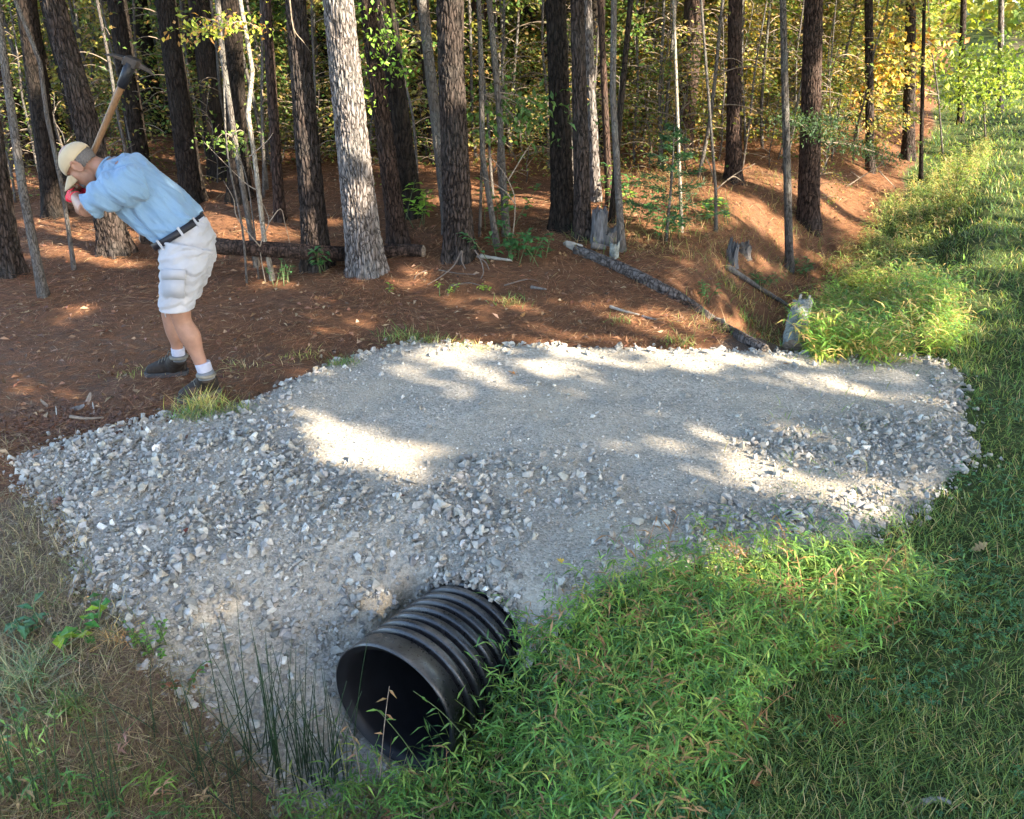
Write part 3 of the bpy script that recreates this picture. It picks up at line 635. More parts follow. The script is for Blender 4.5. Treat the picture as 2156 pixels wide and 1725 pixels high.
# background trunks: nothing in the photo singles them out one from another
def bgtree(nm, x, y, r, hgt, mat, label, group, lean, k, crown=True, seg=12):
    z = h1(x, y); root = empty(nm, (x, y, z), label, 'tree', group)
    T = trunk_mesh([[0, 0, -.1], [lean*2.4, 0, 2.4], [lean*5, 0, hgt]], [r, r*.85, r*.4], mat, root, seg, 0, .3, k, step=.12)
    if crown: put_crown(root, k, lean*5, 0, 0, 1, k)
    return root
kk = 0
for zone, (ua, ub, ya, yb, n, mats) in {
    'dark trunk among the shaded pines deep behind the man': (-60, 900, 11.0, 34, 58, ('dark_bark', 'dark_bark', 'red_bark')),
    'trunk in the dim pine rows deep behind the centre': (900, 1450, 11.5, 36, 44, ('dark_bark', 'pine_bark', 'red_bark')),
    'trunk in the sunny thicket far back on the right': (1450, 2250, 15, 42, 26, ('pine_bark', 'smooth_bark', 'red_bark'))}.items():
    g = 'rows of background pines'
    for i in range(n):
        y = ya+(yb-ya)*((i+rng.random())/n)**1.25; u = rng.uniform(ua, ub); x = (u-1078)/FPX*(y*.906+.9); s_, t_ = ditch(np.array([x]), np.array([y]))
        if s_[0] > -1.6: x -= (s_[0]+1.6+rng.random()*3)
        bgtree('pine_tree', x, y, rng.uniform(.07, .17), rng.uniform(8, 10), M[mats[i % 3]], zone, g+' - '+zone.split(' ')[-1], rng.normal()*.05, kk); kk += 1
# thin understory stems with leafy sprays, shared meshes per kind
def bez(p, q, sag, n=6):
    t = np.linspace(0, 1, n)[:, None]; return p*(1-t)+q*t+np.array([0, 0, 1.])*sag*(t*(1-t))*4
def sapling_meshes(seed, hgt, nb, nl, L, W, cols, wts, reach=1.0, z0=.3, r=.022, flat=.5):
    g = np.random.default_rng(seed); n = 9; zz = np.linspace(0, hgt, n); A = np.column_stack([np.cumsum(g.normal(size=n)*.035), np.cumsum(g.normal(size=n)*.035), zz]); A[0, :2] = 0
    tr = tube(A, np.linspace(r, r*.45, n), 8, 3); parts = []; LP, LD = [], []
    for i in range(nb):
        z = z0+(hgt-z0)*(i+g.random())/nb; p = np.array([np.interp(z, zz, A[:, 0]), np.interp(z, zz, A[:, 1]), z]); a = g.random()*6.283; ln = reach*g.uniform(.45, 1.0)*(1-.35*z/hgt)
        q = p+np.array([math.cos(a)*ln, math.sin(a)*ln, g.uniform(-.15, .35)*ln]); B = bez(p, q, .06); parts.append(tube(B, np.linspace(.008, .003, 6), 4))
        m = max(2, nl//nb); t = g.uniform(.25, 1.05, m); c = p+(q-p)*t[:, None]; side = np.array([-math.sin(a), math.cos(a), 0]); w = g.normal(size=m)*.2*ln
        c = c+side*w[:, None]+np.column_stack([g.normal(size=m)*.05, g.normal(size=m)*.05, g.normal(size=m)*.07]); LP.append(c)
        LD.append(np.array([math.cos(a), math.sin(a), -.2])+side*np.sign(w)[:, None]*.8+g.normal(size=(m, 3))*.35)
    P = np.vstack(LP); D = np.vstack(LD); N = rdir(len(P), 1/flat*.8); V, F, T = leaves(P, D, N, L*g.uniform(.6, 1.3, len(P)), W*g.uniform(.7, 1.2, len(P)), tints(len(P), cols, wts, .3), .15, .25, .45)
    bv, bf = merge(parts+[tr]) if False else merge(parts)
    sm = mesh('stem', tr[0], tr[1], M['smooth_bark'], tint=np.ones((len(tr[0]), 3)), smooth=True, link=False)
    bm_ = mesh('twigs', bv, bf, M['twig'], link=False, smooth=True)
    fm = mesh('foliage', V, F, M['leaf'], tint=T, link=False)
    return sm.data, bm_.data, fm.data
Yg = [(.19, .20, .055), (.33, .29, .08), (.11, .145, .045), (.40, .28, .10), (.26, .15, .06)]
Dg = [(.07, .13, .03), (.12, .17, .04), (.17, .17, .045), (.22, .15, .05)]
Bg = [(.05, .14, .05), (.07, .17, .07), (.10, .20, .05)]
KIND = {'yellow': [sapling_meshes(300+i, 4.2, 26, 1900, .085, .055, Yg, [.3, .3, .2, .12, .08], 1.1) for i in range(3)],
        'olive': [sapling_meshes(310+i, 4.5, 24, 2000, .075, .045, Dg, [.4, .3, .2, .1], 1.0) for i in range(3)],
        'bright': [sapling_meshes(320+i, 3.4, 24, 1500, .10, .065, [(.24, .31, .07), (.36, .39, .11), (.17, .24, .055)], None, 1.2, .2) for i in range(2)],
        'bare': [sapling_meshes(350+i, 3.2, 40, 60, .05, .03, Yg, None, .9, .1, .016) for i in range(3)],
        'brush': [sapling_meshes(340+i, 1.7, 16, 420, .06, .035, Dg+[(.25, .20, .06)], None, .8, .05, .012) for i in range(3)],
        'thin': [sapling_meshes(330+i, 4.6, 16, 160, .07, .04, Dg, None, .7, .7, .024) for i in range(3)]}
def sapling(nm, kind, k, x, y, sc, rot, label, group, cat='sapling'):
    s = KIND[kind][k % len(KIND[kind])]; root = empty(nm, (x, y, h1(x, y)-.03), label, cat, group); root.rotation_euler = (rng.normal()*.05, rng.normal()*.05, rot)
    for d_, n_ in zip(s, ('stem', 'twigs', 'foliage')):
        o = bpy.data.objects.new(n_, d_); COL.objects.link(o); o.parent = root; o.scale = (sc, sc, sc)
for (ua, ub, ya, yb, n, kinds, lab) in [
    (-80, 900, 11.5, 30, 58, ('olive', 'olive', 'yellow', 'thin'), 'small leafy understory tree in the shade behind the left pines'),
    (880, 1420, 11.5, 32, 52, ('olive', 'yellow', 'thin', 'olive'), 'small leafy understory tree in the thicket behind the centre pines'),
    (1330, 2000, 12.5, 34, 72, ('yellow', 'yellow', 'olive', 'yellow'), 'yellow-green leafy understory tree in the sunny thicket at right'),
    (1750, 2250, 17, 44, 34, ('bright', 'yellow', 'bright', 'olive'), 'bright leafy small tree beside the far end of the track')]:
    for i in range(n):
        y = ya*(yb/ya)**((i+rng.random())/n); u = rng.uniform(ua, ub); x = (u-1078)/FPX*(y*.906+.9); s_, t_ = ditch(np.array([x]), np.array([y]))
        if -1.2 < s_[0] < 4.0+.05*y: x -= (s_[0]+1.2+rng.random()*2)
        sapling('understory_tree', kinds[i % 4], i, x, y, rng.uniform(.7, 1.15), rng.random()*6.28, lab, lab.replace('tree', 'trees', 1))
for i in range(34):
    y = 12.5*(27/12.5)**((i+rng.random())/34); x = np.interp(y, CL[:, 1], CL[:, 0])-1.5-rng.random()*3.2
    sapling('low_brush', ('brush', 'brush', 'yellow', 'bare')[i % 4], i, x, y, rng.uniform(.4, .8), rng.random()*6.28, 'leafy brush crowding the sunny bank left of the far ditch', 'brush on the far ditch bank', 'brush')
for i in range(80):
    y = 11*(22/11)**rng.random(); u = rng.uniform(1150, 2000); x = (u-1078)/FPX*(y*.906+.9); s_, t_ = ditch(np.array([x]), np.array([y]))
    if s_[0] > -1.4: continue
    sapling('bare_shrub', 'bare', i, x, y, rng.uniform(.4, .9), rng.random()*6.28, 'twiggy nearly leafless shrub in the sunny thicket', 'twiggy shrubs in the sunny thicket', 'shrub')
for i in range(230):
    y = 10.5*(27/10.5)**rng.random(); u = rng.uniform(-60, 1950); x = (u-1078)/FPX*(y*.906+.9); s_, t_ = ditch(np.array([x]), np.array([y]))
    if s_[0] > -1.0: continue
    sapling('low_brush', ('brush', 'olive')[i % 2] if y > 15 else 'brush', i, x, y, rng.uniform(.5, 1.0), rng.random()*6.28, 'low leafy brush scattered between the trunks', 'low brush between the trunks', 'brush')
for i in range(130):
    y = 9.6*(26/9.6)**rng.random(); u = rng.uniform(-60, 1900); x = (u-1078)/FPX*(y*.906+.9); s_, t_ = ditch(np.array([x]), np.array([y]))
    if s_[0] > -1.2: continue
    sapling('thin_sapling', ('thin', 'thin', 'olive')[i % 3] if y > 12.5 else 'thin', i, x, y, rng.uniform(.55, 1.05), rng.random()*6.28, 'pencil-thin bare-stemmed sapling in the woods', 'thin saplings scattered through the woods')
for i in range(54):
    y = 20.5*(62/20.5)**((i+rng.random())/54); x = np.interp(y, CL[:, 1], CL[:, 0])+rng.uniform(1.0, 9)+.10*y*rng.random()
    sapling('understory_tree', ('bright', 'yellow', 'bright')[i % 3], i, x, y, rng.uniform(.9, 1.5), rng.random()*6.28, 'small tree lining the far right side of the track', 'small trees lining the right side of the track')
# woods too far to tell apart
def far_woods():
    n = 60000; y = rng.uniform(38, 80, n); x = rng.uniform(-48, 70, n); z = rng.uniform(0, 11, n)-.3
    s, t = ditch(x, y); k = (s < -3) | (s > 5) | (y > 47); x, y, z = x[k], y[k], z[k]; n = len(x); z = z+H(x, y)
    V, F, T = leaves(np.column_stack([x, y, z]), rdir(n), rdir(n, .7), rng.uniform(.4, .9, n), rng.uniform(.3, .5, n), tints(n, [(.28, .32, .06), (.16, .22, .05), (.36, .33, .07)], None, .3), .2, .2, .5)
    o = mesh('distant_woods', V, F, M['leaf'], tint=T); tag(o, 'hazy yellow-green mass of far woods beyond the nearer trees', 'woods', kind='stuff')
far_woods()

# ------------------------------------------------------------------ unseen trees added right of the frame, crowns cut to shape the dappled shade
def pl(*a): return list(a)
LIT = [[(1930, 330), (2156, 300), (2200, 350), (2000, 385)], [(1990, 400), (2200, 380), (2200, 440), (2010, 450)], [(2060, 520), (2200, 500), (2200, 560), (2080, 560)],[(560, 885), (690, 875), (800, 905), (880, 945), (975, 990), (900, 1015), (760, 1020), (660, 990), (600, 930)],
       [(760, 798), (860, 792), (960, 806), (1030, 824), (960, 838), (860, 830)], [(740, 775), (900, 764), (980, 772), (820, 786)],
       [(830, 728), (1100, 728), (1600, 738), (1700, 772), (1560, 790), (1400, 786), (1280, 796), (1150, 780), (1000, 768), (880, 756)],
       [(1230, 955), (1400, 915), (1540, 935), (1640, 960), (1900, 990), (2040, 985), (2000, 1040), (1900, 1110), (1760, 1120), (1640, 1070), (1480, 1010), (1330, 985)],
       [(1680, 800), (1850, 790), (1960, 830), (1960, 870), (1800, 850)],
       [(1080, 1240), (1180, 1230), (1200, 1290), (1110, 1310)], [(210, 1200), (330, 1160), (470, 1210), (380, 1290), (260, 1290)],
       [(1300, 1170), (1600, 1150), (1850, 1170), (1950, 1210), (1880, 1260), (1500, 1290), (1320, 1250)],
       [(1700, 560), (1850, 530), (2060, 560), (2090, 700), (1960, 770), (1740, 740)],
       [(1725, 445), (1890, 445), (1930, 530), (1850, 590), (1735, 540)], [(1690, 560), (1760, 530), (1800, 600), (1740, 640)],
       [(2040, 350), (2156, 340), (2190, 460), (2080, 470)], [(2040, 640), (2190, 625), (2190, 680), (2060, 690)],
       [(630, 670), (760, 660), (800, 690), (700, 715), (640, 700)], [(950, 640), (1080, 625), (1130, 660), (1000, 680)], [(1230, 640), (1400, 660), (1560, 720), (1400, 720), (1250, 680)],
       [(80, 665), (180, 660), (200, 690), (100, 695)], [(0, 800), (150, 790), (200, 820), (60, 830)], [(360, 810), (420, 800), (440, 860), (380, 860)],
       [(1330, 450), (1560, 430), (1640, 470), (1480, 490)], [(1420, 540), (1500, 560), (1560, 600), (1440, 580)], [(1850, 1330), (1990, 1320), (2010, 1380), (1900, 1390)],
       [(560, 560), (640, 570), (640, 600), (500, 600)], [(60, 480), (180, 480), (190, 510), (70, 520)], [(1250, 380), (1420, 350), (1500, 400), (1300, 440)], [(840, 560), (960, 590), (900, 610), (800, 600)]]
SPOT = []
def spot(px, py, Y, r): SPOT.append((at_depth(px, py, Y), r))
for i in range(8): spot(722+i*5, 60+i*34, 7.8, .36)                      # thickest pine
for i in range(3): spot(640+i*8, 330+i*35, 8.1, .24)
for i in range(4): spot(1246, 40+i*60, 12.5, .45)
for i in range(3): spot(248+i*4, 450+i*40, 8.2, .30)
for i in range(6): spot(1735, 140+i*60, 9.6, .36)
for i in range(3): spot(514+i*9, 30+i*80, 7.6, .26)
for i in range(8): spot(rng.uniform(1300, 2100), rng.uniform(80, 330), rng.uniform(12, 18), .55)
def added_shade_trees():
    C = []
    for i in range(7):
        for j in range(3):
            C.append((6.5+j*4.6+rng.uniform(-.8, .8)+i*1.4, -6.0+i*4.3+rng.uniform(-.9, .9)-j*2.2))
    C = np.array([c for c in C if not (c[0] < abs(c[1])*.75+2.2 and c[1] > 0)])
    n = 150000; gx = rng.uniform(-10, 15, n); gy = rng.uniform(-1, 25, n); hz = rng.uniform(4.8, 11, n)
    P = np.column_stack([gx, gy, np.zeros(n)])+SUN*(hz/SUN[2])[:, None]
    Gz = base_h(gx, gy); g3 = np.column_stack([gx+SUN[0]/SUN[2]*Gz, gy+SUN[1]/SUN[2]*Gz, Gz])
    u, v = proj(g3); keep = np.ones(n, bool); wob = 15*fbm(u*.022, v*.045, o=3, s=51); rr0 = 26*rng.random(n); r1 = rng.random(n)
    for p in LIT: keep &= ~(sdpoly(u, v, p) > -36+wob+rr0) | (r1 < .10)  # no crown leaf where its shadow would cover a wanted sun patch
    inside = (v > 560) & (v < 1800) & (u > -200) & (u < 2300)
    fleck = fbm(gx*1.1, gy*1.1, o=3, s=53)
    thr = np.where(inside, .62, np.where(u > 1250, -.22, -.04)); thr = np.where((v < 560) & (v > 470), thr*.3+.2, thr)
    keep &= fleck < thr
    for c, r in SPOT:
        q = P-c; L = q@SUN; d = np.linalg.norm(q-L[:, None]*SUN, axis=1); keep &= ~((d < r) & (L > 0))
    uu, vv = proj(P); keep &= ~((P[:, 1] > .3) & (uu > -400) & (uu < 2500) & (vv > -250))
    P = P[keep]; print('shade leaves', len(P))
    own = np.argmin(((P[:, None, :2]-C[None])**2).sum(-1), axis=1)
    n = len(P); V, F, T = leaves(P, rdir(n, 0), rdir(n, .6), rng.uniform(.20, .36, n), rng.uniform(.16, .26, n), tints(n, Bg), .15, .2, .5)
    Fo = own[np.arange(n)]
    Vr = V.reshape(n, 5, 3); Tr = T.reshape(n, 5, 3); one = np.array([[0, 3, 1], [0, 2, 3], [1, 3, 4], [3, 2, 4]])
    for i, c in enumerate(C):
        m = Fo == i
        if m.sum() < 30: continue
        z = h1(*c); root = empty('shade_tree', (c[0], c[1], z), 'unseen tree added beyond the right edge, its crown shaped to dapple the gravel', 'tree', 'added shade trees beyond the right edge')
        trunk_mesh([[0, 0, -.1], [.1, 0, 4], [.2, .1, 11.5]], [.16, .13, .05], M['pine_bark'], root, 16, 0, .3, i, step=.15)
        k = m.sum(); mesh('crown', Vr[m].reshape(-1, 3)-np.array([c[0], c[1], z]), (np.arange(k)[:, None, None]*5+one[None]).reshape(-1, 3), M['canopy'], root, tint=Tr[m].reshape(-1, 3))
added_shade_trees()

# ------------------------------------------------------------------ the man swinging a mattock
YP = 5.2
def PP(px, py, yo=0): return at_depth(px, py, YP+yo)
def limb(spec, m=28, k=5, e=1.0):
    """spec rows: px, py, depth offset, half width in px (in the picture plane), half thickness in m (towards the camera)"""
    S = catmull(np.array(spec, float), k); C = np.array([PP(a, b, c) for a, b, c, _, _ in S]); ru = np.array([S[i, 3]/pxm(C[i]) for i in range(len(S))]); rv = S[:, 4]
    T = np.gradient(C, axis=0); T = unit(T); ref = np.array([0, 1, 0.]); U = np.cross(T, ref); U = unit(U); W = np.cross(U, T)
    a = np.arange(m)*2*math.pi/m; ca, sa = np.cos(a), np.sin(a)
    if e != 1: ca, sa = np.sign(ca)*np.abs(ca)**e, np.sign(sa)*np.abs(sa)**e
    V = (C[:, None]+ru[:, None, None]*ca[None, :, None]*U[:, None]+rv[:, None, None]*sa[None, :, None]*W[:, None]).reshape(-1, 3)
    n = len(C); V = np.vstack([V, C[0], C[-1]]); j = np.arange(m); k2 = (j+1) % m
    return V, [ringfaces(n, m), np.vstack([np.stack([k2, j, np.full(m, n*m)], -1), np.stack([(n-1)*m+j, (n-1)*m+k2, np.full(m, n*m+1)], -1)])]
def ell(c, rx, ry, rz, rot=None, m=20, n=14):
    """ellipsoid at world point c; rot columns are the axes"""
    th = np.linspace(0, math.pi, n+1)[1:-1]; a = np.arange(m)*2*math.pi/m
    V = np.stack([np.outer(np.sin(th), np.cos(a)), np.outer(np.sin(th), np.sin(a)), np.outer(np.cos(th), np.ones(m))], -1).reshape(-1, 3)
    V = np.vstack([V, [0, 0, 1], [0, 0, -1]])*np.array([rx, ry, rz]); F = [ringfaces(n-1, m)]; j = np.arange(m); k2 = (j+1) % m; q = (n-1)*m
    F.append(np.vstack([np.stack([k2, j, np.full(m, q)], -1), np.stack([(n-2)*m+j, (n-2)*m+k2, np.full(m, q+1)], -1)]))
    if rot is not None: V = V@np.array(rot).T
    return V+np.array(c), F
def fuse(name, parts, vox, mat, parent, smooth=2, fn=None, cut=None, thick=0):
    """union of closed pieces -> one continuous surface"""
    V, F = merge(parts); o = mesh(name+'_tmp', V, F, mat)
    md = o.modifiers.new('r', 'REMESH'); md.mode = 'VOXEL'; md.voxel_size = vox; md.use_smooth_shade = True
    if smooth: sm = o.modifiers.new('s', 'SMOOTH'); sm.iterations = smooth; sm.factor = .5
    dg = bpy.context.evaluated_depsgraph_get(); me = bpy.data.meshes.new_from_object(o.evaluated_get(dg)); bpy.data.objects.remove(o)
    n = len(me.vertices); co = np.empty(n*3, np.float32); me.vertices.foreach_get('co', co); co = co.reshape(-1, 3).astype(float); no = np.empty(n*3, np.float32); me.vertex_normals.foreach_get('vector', no); no = no.reshape(-1, 3)
    if fn is not None: co = fn(co, no)
    if cut is not None:
        bm = bmesh.new(); bm.from_mesh(me)
        for v, c in zip(bm.verts, co): v.co = c
        k = cut(co); bm.verts.ensure_lookup_table(); bmesh.ops.delete(bm, geom=[bm.verts[i] for i in np.where(k)[0]], context='VERTS'); bm.to_mesh(me); bm.free()
    else: me.vertices.foreach_set('co', co.astype(np.float32).ravel())
    loc = np.array(parent.location) if parent else np.zeros(3)
    me.transform(Matrix.Translation((-loc).tolist())); me.name = name; me.update()
    me.polygons.foreach_set('use_smooth', np.full(len(me.polygons), True))
    me.materials.clear(); me.materials.append(mat); ob = bpy.data.objects.new(name, me); COL.objects.link(ob); ob.parent = parent
    if thick: s = ob.modifiers.new('t', 'SOLIDIFY'); s.thickness = thick; s.offset = 1
    return ob
def child(name, parts, mat, parent, top, smooth=True):
    V, F = merge(parts) if isinstance(parts, list) else parts
    return mesh(name, V-np.array(top.location), F, mat, parent, smooth=smooth)
M['skin'] = plain('skin', (.275, .145, .098), .5, .12, 25, .08, .002)
M['skin'].node_tree.nodes['Principled BSDF'].inputs['Subsurface Weight'].default_value = .08
M['hair'] = plain('grey_hair', (.09, .08, .075), .8, .4, 160, .6, .003, cscale=(1, 1, .4))
def cloth(name, col, ns=4, weave=420, var=.1, rough=.85):
    m, nt, b = newmat(name, rough, .15); v = coords(nt); n = noise(nt, ns, 4, .6, v); r = ramp(nt, n.outputs[0], [(.3, tuple(c*(1-var) for c in col)), (.7, tuple(min(1, c*(1+var)) for c in col))])
    nt.links.new(r.outputs[0], b.inputs['Base Color']); w = noise(nt, weave, 2, .7, v); bump(nt, b, w.outputs[0], .25, .001); b.inputs['Sheen Weight'].default_value = .15; return m
M['shirt'] = cloth('blue_shirt', (.145, .235, .345));
def shirt_folds(m):
    nt = m.node_tree; b = nt.nodes['Principled BSDF']; tc = nt.nodes.new('ShaderNodeTexCoord'); a0 = unit(PP(292, 403, .02)-PP(377, 480, .02)); p0 = np.cross(a0, [0, 1., 0]); cx = nt.nodes.new('ShaderNodeCombineXYZ')
    for k, (v, s) in enumerate(((a0, 5), (p0, 34), (np.array([0, 1., 0]), 12))):
        d = N_(nt, 'ShaderNodeVectorMath', operation='DOT_PRODUCT'); nt.links.new(tc.outputs['Object'], d.inputs[0]); d.inputs[1].default_value = [float(q)*s for q in v]; nt.links.new(d.outputs['Value'], cx.inputs[k])
    n = noise(nt, 1.0, 5, .55, cx.outputs[0]); n.inputs['Distortion'].default_value = .6; bp = N_(nt, 'ShaderNodeBump', Strength=.6, Distance=.022); nt.links.new(n.outputs[0], bp.inputs['Height']); nt.links.new(bp.outputs[0], b.inputs['Normal'])
shirt_folds(M['shirt']); M['shorts'] = cloth('white_shorts', (.315, .315, .34), 7); M['cap'] = cloth('tan_cap', (.38, .295, .185), 9)
M['belt'] = plain('black_belt', (.012, .012, .018), .5, .3, 80, .1); M['glove'] = cloth('red_glove', (.62, .015, .035), 20); M['sock'] = cloth('sock', (.34, .34, .41), 30); M['sockg'] = cloth('sock_grey', (.10, .11, .13), 30)
M['boot'] = plain('boot_leather', (.020, .014, .011), .75, .45, 50, .4, .003); M['sole'] = plain('boot_sole', (.05, .05, .052), .8, .3, 60, .3); M['lace'] = plain('boot_lace', (.13, .12, .10), .8)
M['wood'] = plain('handle_wood', (.16, .09, .045), .55, .25, 20, .15, cscale=(6, 6, 1)); M['steel'] = plain('mattock_steel', (.05, .04, .035), .55, .4, 30, .3, metal=.4); M['collar'] = plain('mattock_collar', (.012, .014, .02), .5)
def person():
    f0 = G(420, 820); root = empty('person', (f0[0], f0[1], h1(f0[0], f0[1])), 'man in a tan cap and light blue shirt bending over to swing a mattock', 'person')
    # --- body: trunk, neck, head, arms, legs in one skin
    torso = limb([(400, 510, .02, 34, .12), (377, 480, .02, 46, .15), (350, 456, .02, 52, .16), (320, 427, .02, 53, .17), (292, 400, .02, 51, .18), (264, 377, .02, 48, .19), (240, 363, .02, 36, .15), (222, 355, .02, 22, .07)])
    neck = limb([(232, 358, .02, 22, .065), (210, 352, .02, 19, .058), (190, 344, .02, 19, .058)])
    fwd = unit(np.array([-.65, 0, -.76])); upv = unit(np.array([-.76, 0, .65])); sd = np.array([0, 1., 0]); hc = PP(170, 347, .0); Rh = np.column_stack([fwd, sd, upv])
    def hp(a, b, c): return hc+Rh@np.array([a, b, c])
    head = [ell(hp(-.005, 0, .035), .095, .076, .092, Rh), ell(hp(.035, 0, -.035), .062, .060, .085, Rh), ell(hp(.055, 0, -.095), .032, .034, .026, Rh), ell(hp(.075, 0, .022), .022, .05, .014, Rh),
            ell(hp(.103, 0, -.022), .020, .012, .026, Rh), ell(hp(.112, 0, -.036), .013, .014, .011, Rh), ell(hp(.083, 0, -.066), .014, .026, .007, Rh), ell(hp(.082, 0, -.078), .012, .022, .006, Rh),
            ell(hp(.05, .048, -.02), .026, .02, .03, Rh), ell(hp(.05, -.048, -.02), .026, .02, .03, Rh)]
    for s in (-1, 1):
        q = [hp(-.012+.022*math.cos(t), s*(.080+.008*math.sin(t)), -.008+.036*math.sin(t)) for t in np.linspace(0, 2*math.pi, 13)]
        head.append(tube(q, .0065, 8, cap=False)); head.append(ell(hp(-.012, s*.076, -.008), .018, .006, .03, Rh))
    armN = [limb([(262, 384, -.17, 30, .075), (236, 398, -.20, 25, .062), (206, 424, -.225, 19, .052), (184, 440, -.23, 17, .048)]), limb([(184, 441, -.23, 17, .048), (176, 436, -.18, 17, .046), (164, 420, -.07, 13, .036), (158, 408, .02, 11, .028)])]
    armF = [limb([(250, 372, .20, 28, .07), (222, 392, .26, 22, .06), (190, 424, .30, 18, .05), (176, 442, .30, 17, .047)]), limb([(176, 442, .30, 17, .047), (170, 428, .25, 15, .043), (163, 412, .19, 12, .033), (161, 398, .15, 10, .028)])]
    legN = limb([(392, 530, -.08, 34, .09), (384, 570, -.13, 33, .092), (376, 625, -.17, 28, .075), (380, 662, -.18, 21.5, .055), (386, 682, -.18, 20, .051), (400, 708, -.185, 22.5, .055), (412, 738, -.19, 16, .041), (422, 763, -.20, 13.5, .034), (428, 784, -.20, 12, .030)])
    legF = limb([(394, 530, .10, 34, .09), (384, 570, .16, 32, .09), (366, 622, .20, 26, .07), (358, 655, .22, 18.5, .052), (360, 675, .22, 17, .048), (367, 698, .225, 18, .050), (372, 722, .23, 13, .037), (374, 740, .23, 11.5, .030), (376, 753, .23, 11, .028)])
    body = fuse('body', [torso, neck, legN, legF]+head+armN+armF, .0065, M['skin'], root, 2)
    for s in (-1, 1):
        e = child('eye', [ell(hp(.088, s*.030, -.004), .011, .011, .009, Rh, 12, 8)], M['belt'], root, root)
    # grey hair round the back of the head and temples, darker beard
    hb = [ell(hp(-.030, 0, .012), .080, .081, .078, Rh)]
    def cut_hair(co):
        q = (co-hc)@Rh; return (q[:, 0] > -.022-.3*(q[:, 2]+.02)) & (q[:, 2] < .015) | (q[:, 2] < -.040) | (q[:, 2] > .055)
    fuse('hair', hb, .006, M['hair'], root, 1, fn=lambda co, no: co+no*(.003*fbm(co[:, 0]*120, co[:, 1]*120, co[:, 2]*120, 2, 3))[:, None], cut=cut_hair)
    fuse('beard', [ell(hp(.082, 0, -.074), .022, .036, .022, Rh), ell(hp(.070, 0, -.100), .028, .030, .018, Rh), ell(hp(.094, 0, -.056), .012, .028, .007, Rh)], .004, M['hair'], root, 1, fn=lambda co, no: co+no*(.003*fbm(co[:, 0]*150, co[:, 1]*150, co[:, 2]*150, 2, 3))[:, None])
    # --- shirt
    st = limb([(398, 500, .02, 50, .19), (384, 486, .02, 56, .195), (368, 473, .02, 60, .20), (350, 458, .02, 61, .20), (320, 429, .02, 60, .20), (292, 403, .02, 59, .205), (266, 380, .02, 56, .215), (246, 368, .02, 47, .20), (228, 358, .02, 31, .12), (214, 352, .02, 24, .078)])
    slN = limb([(286, 392, -.12, 44, .11), (262, 394, -.18, 42, .10), (232, 405, -.215, 38, .088), (205, 421, -.235, 31, .078), (192, 432, -.24, 25, .070), (186, 437, -.24, 24, .068)])
    slF = limb([(270, 372, .14, 40, .10), (246, 376, .22, 36, .095), (220, 392, .27, 30, .085), (195, 416, .31, 26, .075)])
    hem = PP(377, 480, .02); sa = unit(PP(292, 403, .02)-PP(377, 480, .02)); per = np.cross(sa, np.array([0, 1, 0.]))
    cuffN = PP(187, 436, -.24); cn = unit(PP(187, 436, -.24)-PP(232, 405, -.215)); cuffF = PP(197, 414, .31); cf = unit(cuffF-PP(246, 376, .22)); nk = PP(220, 354, .02); nd = unit(nk-PP(266, 380, .02))
    def folds(co, no):
        q = co-hem; a = q@sa; b = q@per; y = co[:, 1]-YP
        w = .05*fbm(a*5, b*5, y*5, 2, 11)
        # long drag folds fan from the armpit across the back, tighter near the waist
        ang = np.arctan2((b+w)+.30, a-.62); f1 = np.sin((b+w+.35*a*a)*78+3*fbm(a*4, b*4, y*6, 2, 12)); f2 = np.sin((b*.8+w*1.4-.35*a)*120+2*y*9)
        amp = .0045*ss(-.75, .25, fbm(a*5, b*7, y*4, 2, 14)); n3 = fbm(a*5+co[:, 1]*3, b*26+9*w, y*9, 3, 13)
        rd = 1-np.abs(fbm(a*4+y*3, b*17+8*w, y*6, 3, 17))*2.6; d = 2.0*amp*f1+.004*f2*ss(.12, -.08, a-.12)+.012*n3+.010*np.clip(rd, 0, 1)**2-.006
        return co+no*d[:, None]
    def cut_sh(co):
        dN = (co-cuffN)@cn; rN = np.linalg.norm(co-cuffN-dN[:, None]*cn, axis=1); dF = (co-cuffF)@cf; rF = np.linalg.norm(co-cuffF-dF[:, None]*cf, axis=1); dn = (co-nk)@nd; rn = np.linalg.norm(co-nk-dn[:, None]*nd, axis=1)
        return ((dN > 0) & (rN < .13)) | ((dF > 0) & (rF < .12)) | ((dn > 0) & (rn < .15)) | (((co-hem)@sa) < -.034+.008*np.sin(co[:, 1]*30))
    fuse('shirt', [st, slN, slF], .0055, M['shirt'], root, 12, fn=folds, cut=cut_sh, thick=.003)
    child('collar', [tube([nk+.004*nd+np.cross(nd, np.array([0, 1., 0]))*.066*math.cos(t)+np.array([0, 1., 0])*.078*math.sin(t) for t in np.linspace(0, 2*math.pi, 25)], .007, 8, cap=False)], M['shirt'], root, root)
    # --- shorts, belt
    sh = [limb([(372, 474, .02, 52, .185), (386, 492, .02, 56, .19), (396, 520, .02, 55, .20), (396, 550, .02, 50, .19)]), limb([(392, 520, -.10, 52, .135), (385, 565, -.14, 46, .125), (375, 615, -.17, 38, .108), (372, 651, -.18, 33, .098), (372, 662, -.18, 33, .098)]),
          limb([(400, 520, .12, 48, .13), (398, 565, .16, 42, .12), (388, 600, .19, 36, .105), (385, 626, .20, 35, .10), (384, 640, .20, 35, .10)])]
    wc = PP(378, 486, .02); wd = unit(PP(396, 520, .02)-PP(366, 466, .02)); wd[1] = 0; h1_, h2_ = PP(372, 651, -.18)[2], PP(385, 626, .20)[2]
    bx = unit(PP(424, 462, .02)-PP(334, 516, .02)); bn = np.cross(bx, np.array([0, 1., 0])); bn = bn if bn[2] < 0 else -bn
